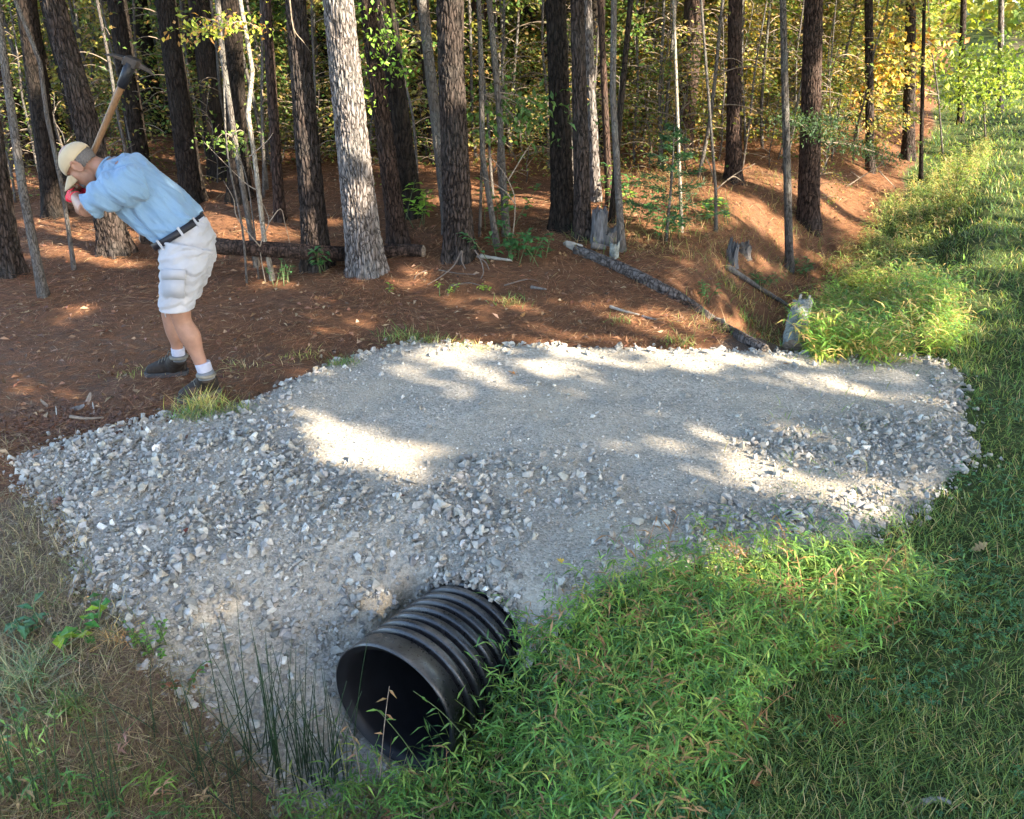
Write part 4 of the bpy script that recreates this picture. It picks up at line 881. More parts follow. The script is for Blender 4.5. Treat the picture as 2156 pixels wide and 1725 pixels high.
    bc = (PP(423, 462, .02)+PP(333, 515, .02))/2; hw = np.linalg.norm(PP(423, 462, .02)-PP(333, 515, .02))/2
    def f_sh(co, no):
        v = fbm(co[:, 0]*9+co[:, 2]*5, co[:, 1]*9, co[:, 2]*16-co[:, 0]*10, 3, 21); return co+no*(.012*v+.004*np.sin(co[:, 2]*95+6*v))[:, None]
    def c_sh(co): return ((co-bc)@bn < -.008) | ((co[:, 2] < h1_) & (co[:, 1] < YP+.02)) | ((co[:, 2] < h2_) & (co[:, 1] >= YP+.02))
    so_ = fuse('shorts', sh, .0065, M['shorts'], root, 2, fn=f_sh, cut=c_sh, thick=.003)
    def ringpts(off, gx, gy, n=41, t0=0, t1=2*math.pi): return [bc+bn*off+bx*(hw*gx)*math.cos(t)+np.array([0, 1., 0])*(.205*gy)*math.sin(t) for t in np.linspace(t0, t1, n)]
    def band(off0, off1, gx, gy, th=.006):
        a = np.array(ringpts(off0, gx, gy)); b = np.array(ringpts(off1, gx, gy)); c = np.array(ringpts(off1, gx+.03, gy+.03)); d = np.array(ringpts(off0, gx+.03, gy+.03)); n = len(a)
        V = np.stack([a, b, c, d], 1).reshape(-1, 3); return V, [ringfaces(n, 4)]
    child('belt', [band(-.024, .016, 1.04, 1.06)], M['belt'], root, root)
    for t in (-1.85, -1.05, -.45, .9, 2.2):
        p = np.array(ringpts(0, 1.115, 1.135, 2, t, t+.08)); c0 = p.mean(0); d = unit(p[1]-p[0]); n_ = unit(np.cross(d, bn)); V = np.array([c0+d*a+bn*b+n_*c for a in (-.007, .007) for b in (-.032, .030) for c in (-.003, .003)])
        child('belt_loop', (V, [np.array([[0, 1, 3, 2], [4, 6, 7, 5], [0, 4, 5, 1], [2, 3, 7, 6], [0, 2, 6, 4], [1, 5, 7, 3]])]), M['shorts'], so_, root, False)
    # cargo pocket with flap on the near leg, hip pocket line
    def pad(pxs, yo, th, name):
        C = [PP(a, b, yo) for a, b in pxs]; F = [c+np.array([0, -th, 0]) for c in C]; bm = bmesh.new(); vs = [bm.verts.new(p.tolist()) for p in C+F]; n = len(C)
        bm.faces.new(vs[:n][::-1]); bm.faces.new(vs[n:])
        for i in range(n): bm.faces.new([vs[i], vs[(i+1) % n], vs[n+(i+1) % n], vs[n+i]])
        bmesh.ops.recalc_face_normals(bm, faces=bm.faces); bmesh.ops.bevel(bm, geom=[e for e in bm.edges], offset=.0025, segments=2, affect='EDGES'); me = bpy.data.meshes.new(name); bm.to_mesh(me); bm.free()
        me.transform(Matrix.Translation((-np.array(root.location)).tolist())); me.materials.append(M['shorts']); ob = bpy.data.objects.new(name, me); COL.objects.link(ob); ob.parent = so_
        me.polygons.foreach_set('use_smooth', np.full(len(me.polygons), True)); return ob
    pad([(342, 588), (389, 588), (390, 628), (344, 624)], -.274, .011, 'cargo_pocket'); pad([(341, 566), (392, 568), (392, 588), (341, 587)], -.272, .017, 'pocket_flap')
    child('drawstring', [tube([PP(345, 652, -.20), PP(347, 660, -.21), PP(349, 668, -.205)], .003, 6)], M['shorts'], so_, root)
    # --- cap: dome, brim, button, band
    def dome():
        m = 40; n = 12; th = np.linspace(0.04, math.pi/2+.16, n); a = np.arange(m)*2*math.pi/m
        V = np.stack([np.outer(np.sin(th), np.cos(a))*.110, np.outer(np.sin(th), np.sin(a))*.089, np.outer(np.cos(th), np.ones(m))*.086], -1).reshape(-1, 3)
        V[:, 0] -= .006; V[:, 2] += .034; crown_dent = .004*np.cos(np.arctan2(V[:, 1], V[:, 0])*6); V[:, :2] *= (1+crown_dent*2)[:, None]
        V = np.vstack([V, [-.006, 0, .1225]]); F = [ringfaces(n, m)]; j = np.arange(m); F.append(np.stack([np.full(m, n*m), j, (j+1) % m], -1)); return V@Rh.T+hc, F
    cp = child('cap', [dome()], M['cap'], root, root); sm = cp.modifiers.new('t', 'SOLIDIFY'); sm.thickness = .003
    nb, kb = 21, 8; V = []
    for j in range(kb):
        for i in range(nb):
            t = (i/(nb-1)*2-1); r = j/(kb-1); x0 = .098*math.cos(t*.95); y0 = .080*math.sin(t*.95)/math.sin(.95)*.95; ext = .092*(1-t**4*.95)
            V.append([x0+ext*r, y0*(1-.10*r), .022-.016*r-.028*(t*t)*(1+.5*r)-.012*r*r])
    V = np.array(V)@Rh.T+hc; ii2 = (np.arange(kb-1)[:, None]*nb+np.arange(nb-1)[None]).ravel()
    br = child('brim', (V, [np.stack([ii2, ii2+1, ii2+nb+1, ii2+nb], -1)]), M['cap'], cp, root); sm = br.modifiers.new('t', 'SOLIDIFY'); sm.thickness = .004
    child('cap_button', [ell(hp(-.006, 0, .123), .008, .008, .004, Rh, 10, 6)], M['cap'], cp, root)
    # --- boots and socks
    def boot(toe, heel, ankle, yo, top, zt):
        T_ = G(*toe); Hh = G(*heel); d = Hh-T_; d[2] = 0; L = np.linalg.norm(d); d /= L; sdw = np.array([-d[1], d[0], 0]); zg = min(h1(T_[0], T_[1]), h1(Hh[0], Hh[1]))+.012
        T0_ = np.array([T_[0], T_[1], zg])
        def ring(s, w, h0, h1v, m=20, sh=0, e=.75):
            a = np.arange(m)*2*math.pi/m; c, q = np.cos(a), np.sin(a); c = np.sign(c)*np.abs(c)**e; q = np.sign(q)*np.abs(q)**e
            return T0_+d*s+sdw*(w*c)[:, None]+np.array([0, 0, 1.])*((h0+h1v)/2+(h1v-h0)/2*q)[:, None]+d*(sh*(q+1)/2)[:, None]
        rows = [ring(.004, .022, .02, .045), ring(.02, .038, .012, .066), ring(.06, .048, .01, .082), ring(.11, .050, .01, .10), ring(.15, .046, .01, .118, sh=.01), ring(.20, .042, .01, .13), ring(L-.035, .040, .01, .125), ring(L-.006, .030, .015, .11), ring(L, .012, .03, .07)]
        V = np.vstack(rows); n = len(rows); foot = (np.vstack([V, rows[0].mean(0), rows[-1].mean(0)]), [ringfaces(n, 20), np.vstack([np.stack([(np.arange(20)+1) % 20, np.arange(20), np.full(20, n*20)], -1), np.stack([(n-1)*20+np.arange(20), (n-1)*20+(np.arange(20)+1) % 20, np.full(20, n*20+1)], -1)])])
        A = PP(*ankle, yo); b0 = T0_+d*(L-.085)+np.array([0, 0, .06]); sp = np.array([b0, (b0+A)/2, A]); shaft = tube(sp, [.062, .056, .052], 20, 3)
        cutz = A[2]
        b = fuse('boot', [foot, shaft], .006, M['boot'], root, 2, fn=lambda co, no: co+no*(.0025*fbm(co[:, 0]*40, co[:, 1]*40, co[:, 2]*60, 2, 8))[:, None])
        rim = [A+np.array([.050*math.cos(t), .050*math.sin(t), .004]) for t in np.linspace(0, 2*math.pi, 21)]; child('boot_collar', [tube(rim, .011, 8, cap=False)], M['lace'], b, root)
        def srow(s, w): a = np.arange(20)*2*math.pi/20; return s, w
        prof = [(-.006, .020), (.02, .043), (.06, .053), (.11, .054), (.15, .048), (.2, .045), (L-.03, .044), (L+.004, .030)]
        up_, lo_ = [], []
        for s, w in prof: up_ += [T0_+d*s+sdw*w, T0_+d*s-sdw*w]
        P = np.array(up_); n = len(prof); top_ = P+np.array([0, 0, .024]); bot = P+np.array([0, 0, -.008]); Vs = np.vstack([top_, bot]); i = np.arange(n-1)*2; o = 2*n
        Fq = np.vstack([np.stack([i, i+2, i+3, i+1], -1), np.stack([o+i, o+i+1, o+i+3, o+i+2], -1), np.stack([i, o+i, o+i+2, i+2], -1), np.stack([i+1, i+3, o+i+3, o+i+1], -1), [[0, 1, o+1, o]], [[2*n-2, o+2*n-2, o+2*n-1, 2*n-1]]])
        child('sole', (Vs, [Fq]), M['sole'], b, root, False)
        for q in range(5):
            s = .10+.022*q; z = .098+.012*q+(.02 if q > 2 else 0); child('lace', [tube([T0_+d*s+sdw*-.034+np.array([0, 0, z-.012]), T0_+d*(s+.006)+np.array([0, 0, z+.010]), T0_+d*s+sdw*.034+np.array([0, 0, z-.012])], .0035, 6, 3)], M['lace'], b, root)
        so2 = [tube([A-np.array([0, 0, .04]), A+np.array([0, 0, .012])], [.043, .044], 16), ]
        return b, A
    bN, aN = boot((378, 848), (462, 828), (434, 790), -.20, 0, 0); bF, aF = boot((308, 793), (396, 790), (377, 752), .23, 0, 0)
    def sock(p0, p1, p2, yo, r):
        A, B, C = PP(*p0, yo), PP(*p1, yo), PP(*p2, yo)
        child('sock', [tube([A, A*.5+B*.5, B], [r, r*.99, r*.98], 20, 3, rfun=lambda P, a: 1+.02*np.sin(a*20)[None]+.02*vn(P[:, 2]*60, P[:, 0]*3)[:, None])], M['sock'], root, root)
        child('sock_cuff', [tube([B, C], [r*1.04, r*1.07], 20)], M['sockg'], root, root)
    sock((426, 764), (432, 781), (435, 796), -.20, .0465); sock((374, 733), (376, 747), (377, 758), .23, .043)
    # --- mattock
    A = PP(151, 428, .10); B = PP(279, 127, .115); ax = unit(B-A)
    hd = PP(272, 140, .115); mroot = empty('mattock', A, 'long wooden-handled mattock raised above the back of the man', 'tool'); ml = np.array(mroot.location)
    L = np.linalg.norm(B-A); hv = tube([A, A+ax*.05, A+ax*L*.5, A+ax*L*.93, B+ax*.01], [.019, .0155, .0165, .021, .023], 16, 4, ratio=1.35); mesh('handle', hv[0]-ml, hv[1], M['wood'], mroot, smooth=True)
    cv = tube([A+ax*(L-.165), A+ax*(L-.02)], [.025, .031], 16, ratio=1.3); mesh('collar', cv[0]-ml, cv[1], M['collar'], mroot, smooth=True)
    e1, e2 = PP(226, 113, .115), PP(329, 157, .115); hx = unit(e2-e1); hc_ = A+ax*(L-.012); yv = np.array([0, 1., 0]); la = np.linalg.norm(e1-hc_); lb = np.linalg.norm(e2-hc_)
    def hring(c, hy, hz): return [c+yv*hy*a+ax*hz*b for a, b in ((-1, -1), (1, -1), (1, 1), (-1, 1))]
    rows = [hring(hc_-hx*la-ax*.015, .046, .003), hring(hc_-hx*la*.7-ax*.002, .040, .006), hring(hc_-hx*la*.3, .026, .012), hring(hc_-hx*.035, .034, .026), hring(hc_+hx*.035, .034, .026), hring(hc_+hx*lb*.35, .016, .013), hring(hc_+hx*lb*.75-ax*.008, .010, .009), hring(hc_+hx*lb-ax*.022, .003, .003)]
    V = np.array(rows).reshape(-1, 3); n = 8; Fh = [ringfaces(n, 4), np.array([[3, 2, 1, 0], [28, 29, 30, 31]])]; ho = mesh('head', V-ml, Fh, M['steel'], mroot); bv = ho.modifiers.new('b', 'BEVEL'); bv.width = .003; bv.segments = 2
    # --- gloves: palm, thumb and four curled fingers round the handle
    def glove(t, side, name='glove', wrist=None):
        c = A+ax*t; n1 = np.array([0, side, 0.]); n2 = np.cross(ax, n1); parts = []; hr = .024
        pc = c+n1*-.040+n2*.004; parts.append(ell(pc, .018, .028, .046, np.column_stack([n1, n2, ax])))
        for i in range(4):
            z = (-.036+.024*i); r_ = [.0105, .011, .0112, .0095][i]; rad_ = hr+.012
            q = [c+ax*(z+.003*k)+(n1*-math.cos(th)+n2*math.sin(th))*(rad_+(.006 if k == 0 else 0)) for k, th in enumerate(np.linspace(.35, 4.0-.22*(i in (0, 3)), 8))]; parts.append(tube(q, np.linspace(r_*1.1, r_*.82, 8), 10, 2)); parts.append(ell(q[-1], r_*.8, r_*.8, r_*.8)); parts.append(ell(q[0], r_*1.15, r_*1.15, r_*1.15)); parts.append(ell(q[3], r_*1.08, r_*1.08, r_*1.08))
        q = [c+ax*(-.01+.012*k)+(n1*-math.cos(th)+n2*math.sin(th))*(hr+.012) for k, th in enumerate(np.linspace(-.3, -2.1, 6))]; parts.append(tube(q, np.linspace(.0135, .0105, 6), 10, 2)); parts.append(ell(q[-1], .011, .011, .011))
        if wrist is not None: parts.append(tube([pc, (pc+wrist)/2, wrist], [.030, .030, .036], 14, 2))
        fuse(name, parts, .004, M['glove'], root, 1)
    glove(.060, 1, wrist=PP(162, 416, -.05)); glove(.165, -1, wrist=PP(166, 402, .19))
person()

# ------------------------------------------------------------------ logs, stumps and small things
def log(pts, rads, mat, name, label, cat, seg=36, plates=.006, seed=1, step=.03, ends=None, k=6):
    """bark-covered log along world points, with a paler broken end"""
    P = catmull(np.column_stack([pts, rads]), k); C = P[:, :3]; r = P[:, 3]
    L = np.concatenate([[0], np.cumsum(np.linalg.norm(np.diff(C, axis=0), axis=1))]); zs = np.arange(0, L[-1], step); C = np.column_stack([np.interp(zs, L, C[:, i]) for i in range(3)]); r = np.interp(zs, L, r)
    T = unit(np.gradient(C, axis=0)); U = unit(np.cross(T, [0, 0, 1.])); W = np.cross(U, T); a = np.arange(seg)*2*math.pi/seg; A, Zz = np.meshgrid(a, zs)
    per = max(5, round(2*math.pi*r.mean()/.05)); q = A/(2*math.pi)*per; d1, d2 = cell(q, Zz/.1, seed); e = ss(.02, .3, d2-d1)
    rr = r[:, None]*(1+.06*vn(np.cos(A)*2, np.sin(A)*2, Zz*4, seed))+plates*(e-.5); tint = np.ones((len(zs), seg, 3))*(.45+.55*e)[..., None]*(1+.2*fbm(np.cos(A)*2, np.sin(A)*2, Zz*3, 3, seed))[..., None]
    V = C[:, None]+rr[..., None]*(np.cos(A)[..., None]*U[:, None]+np.sin(A)[..., None]*W[:, None]); n = len(zs)
    root = empty(name, C[0], label, cat); loc = np.array(root.location)
    mesh('trunk', V.reshape(-1, 3)-loc, ringfaces(n, seg), mat, root, smooth=True, tint=tint.reshape(-1, 3))
    for i, s in ((0, -1), (n-1, 1)):
        ring = V[i]; c = ring.mean(0); jag = ring+T[i]*s*(.02*vn(np.cos(a)*4, np.sin(a)*4, i, seed))[:, None]; inner = c+(ring-c)*.5+T[i]*s*(.012+.02*vn(np.cos(a)*3, np.sin(a)*3, i+3, seed))[:, None]
        VV = np.vstack([ring, inner, c+T[i]*s*.01]); j = np.arange(seg); k2 = (j+1) % seg
        mesh('broken_end', VV-loc, [np.stack([j, k2, seg+k2, seg+j], -1), np.stack([seg+j, seg+k2, np.full(seg, 2*seg)], -1)], M['rot'], root, smooth=False)
    return root, C, r
M['rot'] = plain('broken_wood', (.20, .15, .11), .9, .4, 30, .6, .01, cscale=(1, 1, 4)); M['wgrey'] = plain('weathered_wood', (.12, .115, .118), .95, .7, 14, 1.0, .04, cscale=(3, 3, .5)); M['wpale'] = plain('pale_wood', (.24, .22, .19), .85, .2, 20, .4)
M['birch'] = plain('lichen_bark', (.17, .18, .165), .9, .65, 22, .9, .02); M['dstump'] = plain('dark_stump_wood', (.12, .105, .095), .95, .5, 14, .8, .02, cscale=(3, 3, .8))
M['root'] = plain('bare_root', (.13, .10, .08), .85, .3, 40, .3)
Y12, Y13 = G(664, 572)[1]-.10, G(768, 586)[1]+.48
LP0 = np.array([at_depth(300, 496, Y12-.1), at_depth(440, 516, Y12-.06), at_depth(560, 525, Y12-.02), at_depth(665, 532, Y12), at_depth(720, 535, (Y12+Y13)/2), at_depth(775, 538, Y13), at_depth(845, 544, Y13-.02), at_depth(895, 548, Y13-.06)]); LP0[:, 2] = np.maximum(LP0[:, 2], H(LP0[:, 0], LP0[:, 1])+.045)
print('log', LP0.round(2))
root, C, r = log(LP0, [.07, .068, .066, .064, .064, .062, .06, .055], RB , 'fallen_log', 'long dark fallen log lying behind the thickest grey pine', 'log', 40, .007, 5)
log([at_depth(30, 482, 10.3), at_depth(110, 478, 10.4), at_depth(200, 482, 10.6)], [.07, .068, .06], PB, 'fallen_log', 'short sunlit fallen log behind the slim grey trunks at far left', 'log', 24, .004, 9)
def onground(px, py, r): p = G(px, py); p[2] = h1(p[0], p[1])+r*.55; return p
lp = [onground(a, b, r_) for a, b, r_ in ((1212, 532, .05), (1290, 566, .055), (1370, 603, .055), (1440, 640, .05), (1510, 688, .046), (1560, 716, .042), (1612, 742, .036))]
root, C, r = log(lp, [.043, .047, .047, .044, .040, .036, .030], M['log_bark'], 'fallen_log', 'thin dark log sloping down the bank to the back edge of the gravel', 'log', 32, .005, 12)
def shard(name, pts, rads, mat, parent): V, F = tube(pts, rads, 8, 3, ratio=.5); loc = np.array(parent.location); return mesh(name, V-loc, F, mat, parent, smooth=False)
shard('splintered_tip', [lp[0]+np.array([.05, -.01, .0]), lp[0]+np.array([-.08, .06, .035]), at_depth(1188, 517, lp[0][1]+.15)], [.045, .03, .004], M['wpale'], root)
q0, q1 = C[int(len(C)*.53)], C[int(len(C)*.63)]
shard('bare_wood_patch', [q0+np.array([0, -.025, .040]), (q0+q1)/2+np.array([0, -.030, .044]), q1+np.array([0, -.025, .036])], [.012, .042, .012], M['wpale'], root)
# mossy grey-white rotten log standing in the ditch behind the pad
g0 = G(1668, 738); bl = [g0+np.array([0, 0, .02]), at_depth(1674, 700, g0[1]+.15), at_depth(1682, 665, g0[1]+.38), at_depth(1690, 640, g0[1]+.55)]
root, C, r = log(bl, [.070, .076, .070, .05], M['birch'], 'rotten_log', 'pale lichen-covered rotten log beside the bright ditch weeds', 'log', 40, .010, 21)
for i in range(7):
    o_ = np.array([rng.uniform(-.05, .05), rng.uniform(-.04, .04), 0]); shard('jagged_splinter', [bl[-1]+o_-np.array([0, 0, .05]), bl[-1]+o_*1.2+np.array([.01, 0, rng.uniform(.01, .10)])], [.022, .008], M['wpale'] if i % 2 else M['birch'], root)
shard('jagged_splinter', [bl[-1]+np.array([.03, 0, -.05]), bl[-1]+np.array([.05, 0, .04])], [.03, .012], M['birch'], root)
shard('jagged_splinter', [bl[-1]+np.array([-.05, 0, -.05]), at_depth(1678, 640, bl[-1][1]), at_depth(1670, 632, bl[-1][1])], [.04, .025, .006], M['wpale'], root)
def stump(px, py, w, h, mat, label, seed, jag=.5, name='tree_stump', tip=None):
    B = G(px, py); s = 1/pxm(B); r = w/2*s; hh = h*s/math.cos(PITCH)*1.0; m = 36; n = 14; a = np.arange(m)*2*math.pi/m; root = empty(name, B, label, 'stump'); V = []
    top = 1-jag*(.5+.5*vn(np.cos(a)*1.8+seed, np.sin(a)*1.8, seed, seed))-jag*.4*np.abs(vn(np.cos(a)*6, np.sin(a)*6, 1, seed))
    for i in range(n):
        t = i/(n-1); rr = r*(1+.35*math.exp(-t*5))*(1+.16*vn(np.cos(a)*3, np.sin(a)*3, t*1.2, seed)+.06*vn(np.cos(a)*9, np.sin(a)*9, t*2, seed)); V.append(np.column_stack([rr*np.cos(a), rr*np.sin(a), hh*t*top-.05*(1-t)]))
    for i in range(4):
        t = (i+1)/4.5; last = V[n-1].copy(); last[:, :2] *= 1-t*.75; last[:, 2] = last[:, 2]-hh*.35*t*(1+.4*vn(np.cos(a)*5, np.sin(a)*5, i, seed)); V.append(last)
    V = np.vstack(V); N2 = n+4; V = np.vstack([V, [0, 0, hh*.25]]); j = np.arange(m); F = [ringfaces(N2, m), np.stack([(N2-1)*m+j, (N2-1)*m+(j+1) % m, np.full(m, N2*m)], -1)]
    o = mesh('stump_wood', V, F, mat, root, smooth=True, tint=np.ones((len(V), 3))); return root
stump(1262, 512, 32, 78, M['wgrey'], 'tall pale grey rotten stump between the slender trees', 3, .3)
stump(1293, 542, 19, 36, M['birch'], 'small lichen-grey stump below the tall pale rotten stump', 5, .4)
stump(1283, 512, 30, 44, M['dstump'], 'crumbling dark stump right behind the tall pale rotten stump', 6, .6)
stump(1540, 552, 25, 58, M['wgrey'], 'jagged weathered stump on the bank above the sloping log', 8, .75)
stump(1566, 535, 28, 36, M['dstump'], 'low dark broken stump just right of the jagged weathered stump', 9, .7)
def stick(pp, r, mat, label, cat='stick', name='stick', lift=.5):
    P = []
    for a, b in pp: g = G(a, b); g[2] = h1(g[0], g[1])+r*1.1; P.append(g)
    P = np.array(P); V, F = tube(P, np.linspace(r, r*.5, len(P)), 7, 4, rfun=lambda P_, a: 1+.18*vn(P_[:, 0]*40, P_[:, 1]*40)[:, None]); o = mesh(name, V, F, mat, loc=P[0], smooth=True); return tag(o, label, cat)
stick([(1012, 546), (1040, 551), (1078, 556)], .022, M['wpale'], 'white barkless branch on the litter right of the root-flared pine')
stick([(1284, 650), (1310, 660), (1345, 668)], .014, M['wpale'], 'thin white stick on the sunlit slope left of the sloping log')
stick([(1352, 671), (1366, 674), (1382, 678)], .012, M['wgrey'], 'short grey stick lined up with the thin white stick')
stick([(1118, 610), (1150, 614)], .016, M['dstump'], 'short dark chunk of branch on the needle slope')
stick([(1530, 570), (1590, 610), (1640, 640), (1690, 668)], .03, M['dstump'], 'dark decayed branch running down the bank below the jagged stump', 'branch')
stick([(1246, 527), (1275, 533)], .04, M['dstump'], 'stubby dark log piece behind the splintered tip of the sloping log', 'log piece')
stick([(950, 606), (985, 600), (1010, 604)], .009, M['root'], 'slim grey twig in front of the root-flared pine'); stick([(1062, 605), (1110, 592), (1135, 596)], .008, M['root'], 'thin curved twig on the rusty needles right of centre')
stick([(1940, 1700), (1975, 1694), (2000, 1702)], .011, M['wpale'], 'short tan broken twig in the dark grass at lower right'); stick([(1905, 1730), (1935, 1700), (1962, 1680)], .004, M['twig'], 'forked straw lying across the dark grass at lower right')
stick([(250, 1655), (330, 1668), (360, 1672), (415, 1655)], .004, M['wpale'], 'bent straw-coloured stalk at lower left'); stick([(60, 1390), (150, 1420), (300, 1520)], .004, M['twig'], 'long dry stem crossing the left bank')
stick([(20, 1095), (90, 1140), (170, 1160), (260, 1180)], .003, M['twig'], 'long thin dry stem crossing from the left edge onto the gravel')
stick([(500, 1104), (540, 1108), (568, 1112)], .006, M['twig'], 'brown twig lying among the grey stones at left'); stick([(150, 885), (185, 888), (220, 884)], .012, M['rot'], 'broken root piece in the freshly dug soil')
# cut stub with an orange face at the gravel's left edge
g = G(186, 1262); root = empty('cut_stub', g, 'small cut branch stub with a bright orange face at the left edge of the gravel', 'branch stub'); d = unit(np.array([.35, -.75, .45])); P = [g-d*.16, g-d*.05, g+d*.03]
V, F = tube(P, [.020, .019, .018], 14, 3, cap=False); mesh('stub', V-g, F, M['dstump'], root, smooth=True)
V, F = tube([g+d*.026, g+d*.032], [.0175, .0172], 14); mesh('cut_face', V-g, F, plain('fresh_cut', (.75, .42, .16), .7, .15, 60), root)
# wiry bare roots round the dark pine
rt = [G(905, 560), G(1000, 560)]
for i, (pts, lab) in enumerate([([(972, 528), (955, 560), (925, 585), (900, 600)], 'bare looping root left of the dark pine foot'), ([(974, 530), (972, 548), (980, 566)], 'short bare root hanging down the dark pine foot'), ([(1000, 527), (1012, 548), (1018, 572), (1012, 590)], 'bare root arching right of the dark pine foot'),
                           ([(925, 588), (958, 576), (1000, 590)], 'flat pale root trailing in front of the dark pine foot'), ([(1004, 540), (1022, 552), (1030, 568)], 'thin outermost root right of the dark pine foot'), ([(900, 603), (880, 612), (874, 622)], 'thin root tip trailing left of the dark pine foot')]):
    gq = G(966, 556); P = np.array([at_depth(a, b, gq[1]-.12-.1*j) for j, (a, b) in enumerate(pts)]); P[:, 2] = np.maximum(P[:, 2], H(P[:, 0], P[:, 1])+.008); V, F = tube(P, np.linspace(.008, .004, len(P)), 7, 5); tag(mesh('bare_root', V, F, M['root'], loc=P[0], smooth=True), lab, 'root', 'bare roots at the dark pine')
# clod and chips of the dug patch
def chips():
    M['soil'] = plain('dug_soil', (.085, .045, .032), .95, .45, 40, .8, .01); n = 900; x = -2.62+rng.normal(size=n)*.26; y = 4.72+rng.normal(size=n)*.14; z = H(x, y); s = rng.uniform(.008, .035, n)
    v, f, t = stones(x, y, s, .2, .8, cols=[(.10, .055, .04), (.15, .08, .055), (.07, .04, .03)] if False else None); t = tints(n, [(.10, .055, .04), (.16, .085, .055), (.07, .04, .03)]).mean(0)[None]*np.ones((len(v), 3))*rng.uniform(.7, 1.3, (len(v), 1))
    o = mesh('dug_soil', v, f, M['dryleaf'], tint=t); tag(o, 'loose red-brown clods of freshly dug soil in front of the man', 'soil', kind='stuff')
chips()
for i, (a, b, w, l, lab) in enumerate([(165, 866, .05, .09, 'flat grey wood chip in the dug soil'), (198, 868, .03, .10, 'white splintered wood chip right of the flat grey chip'), (95, 856, .04, .07, 'pale fibrous wood chip at the left of the dug soil'), (120, 872, .02, .06, 'small curved pale chip in the dug soil'), (188, 848, .06, .10, 'brown bark slab standing in the dug soil')]):
    g = G(a, b); n = 8; th = rng.random()*3; d = np.array([math.cos(th), math.sin(th)*.6, .25]); d = unit(d)*l/2; V, F = tube([g-d, g-d*.3, g+d*.4, g+d+np.array([0, 0, .01])], [w*.30, w*.34, w*.3, w*.12], 5, 1, ratio=.25); tag(mesh('wood_chip', V+np.array([0, 0, .02]), F, [M['wgrey'], M['wpale'], M['rot'], M['wpale'], M['rot']][i], loc=g), lab, 'wood chip', 'wood chips in the dug soil')
# dead leaves lying about: lobed, curled
def leafshape(kind, L):
    if kind == 'oak': prof = [(0, .02), (.12, .06), (.22, .20), (.32, .10), (.42, .30), (.54, .13), (.64, .32), (.76, .14), (.86, .18), (1, .0)]
    else: prof = [(0, .02), (.15, .16), (.35, .27), (.55, .26), (.75, .17), (.9, .07), (1, 0)]
    V, F = [], []
    for i, (t, w) in enumerate(prof): V += [(t-.5, -w, .35*w*w+.15*(t-.5)**2*2), (t-.5, 0, .1*(t-.5)**2*3-.01), (t-.5, w, .5*w*w+.12*(t-.5)**2)]
    for i in range(len(prof)-1): b = i*3; F += [(b, b+1, b+4, b+3), (b+1, b+2, b+5, b+4)]
    return np.array(V)*L, np.array(F)
LC = {'brown': (.30, .12, .05), 'orange': (.48, .22, .07), 'tan': (.42, .28, .14), 'yellow': (.62, .42, .07), 'red': (.17, .04, .02), 'pale': (.5, .42, .3)}
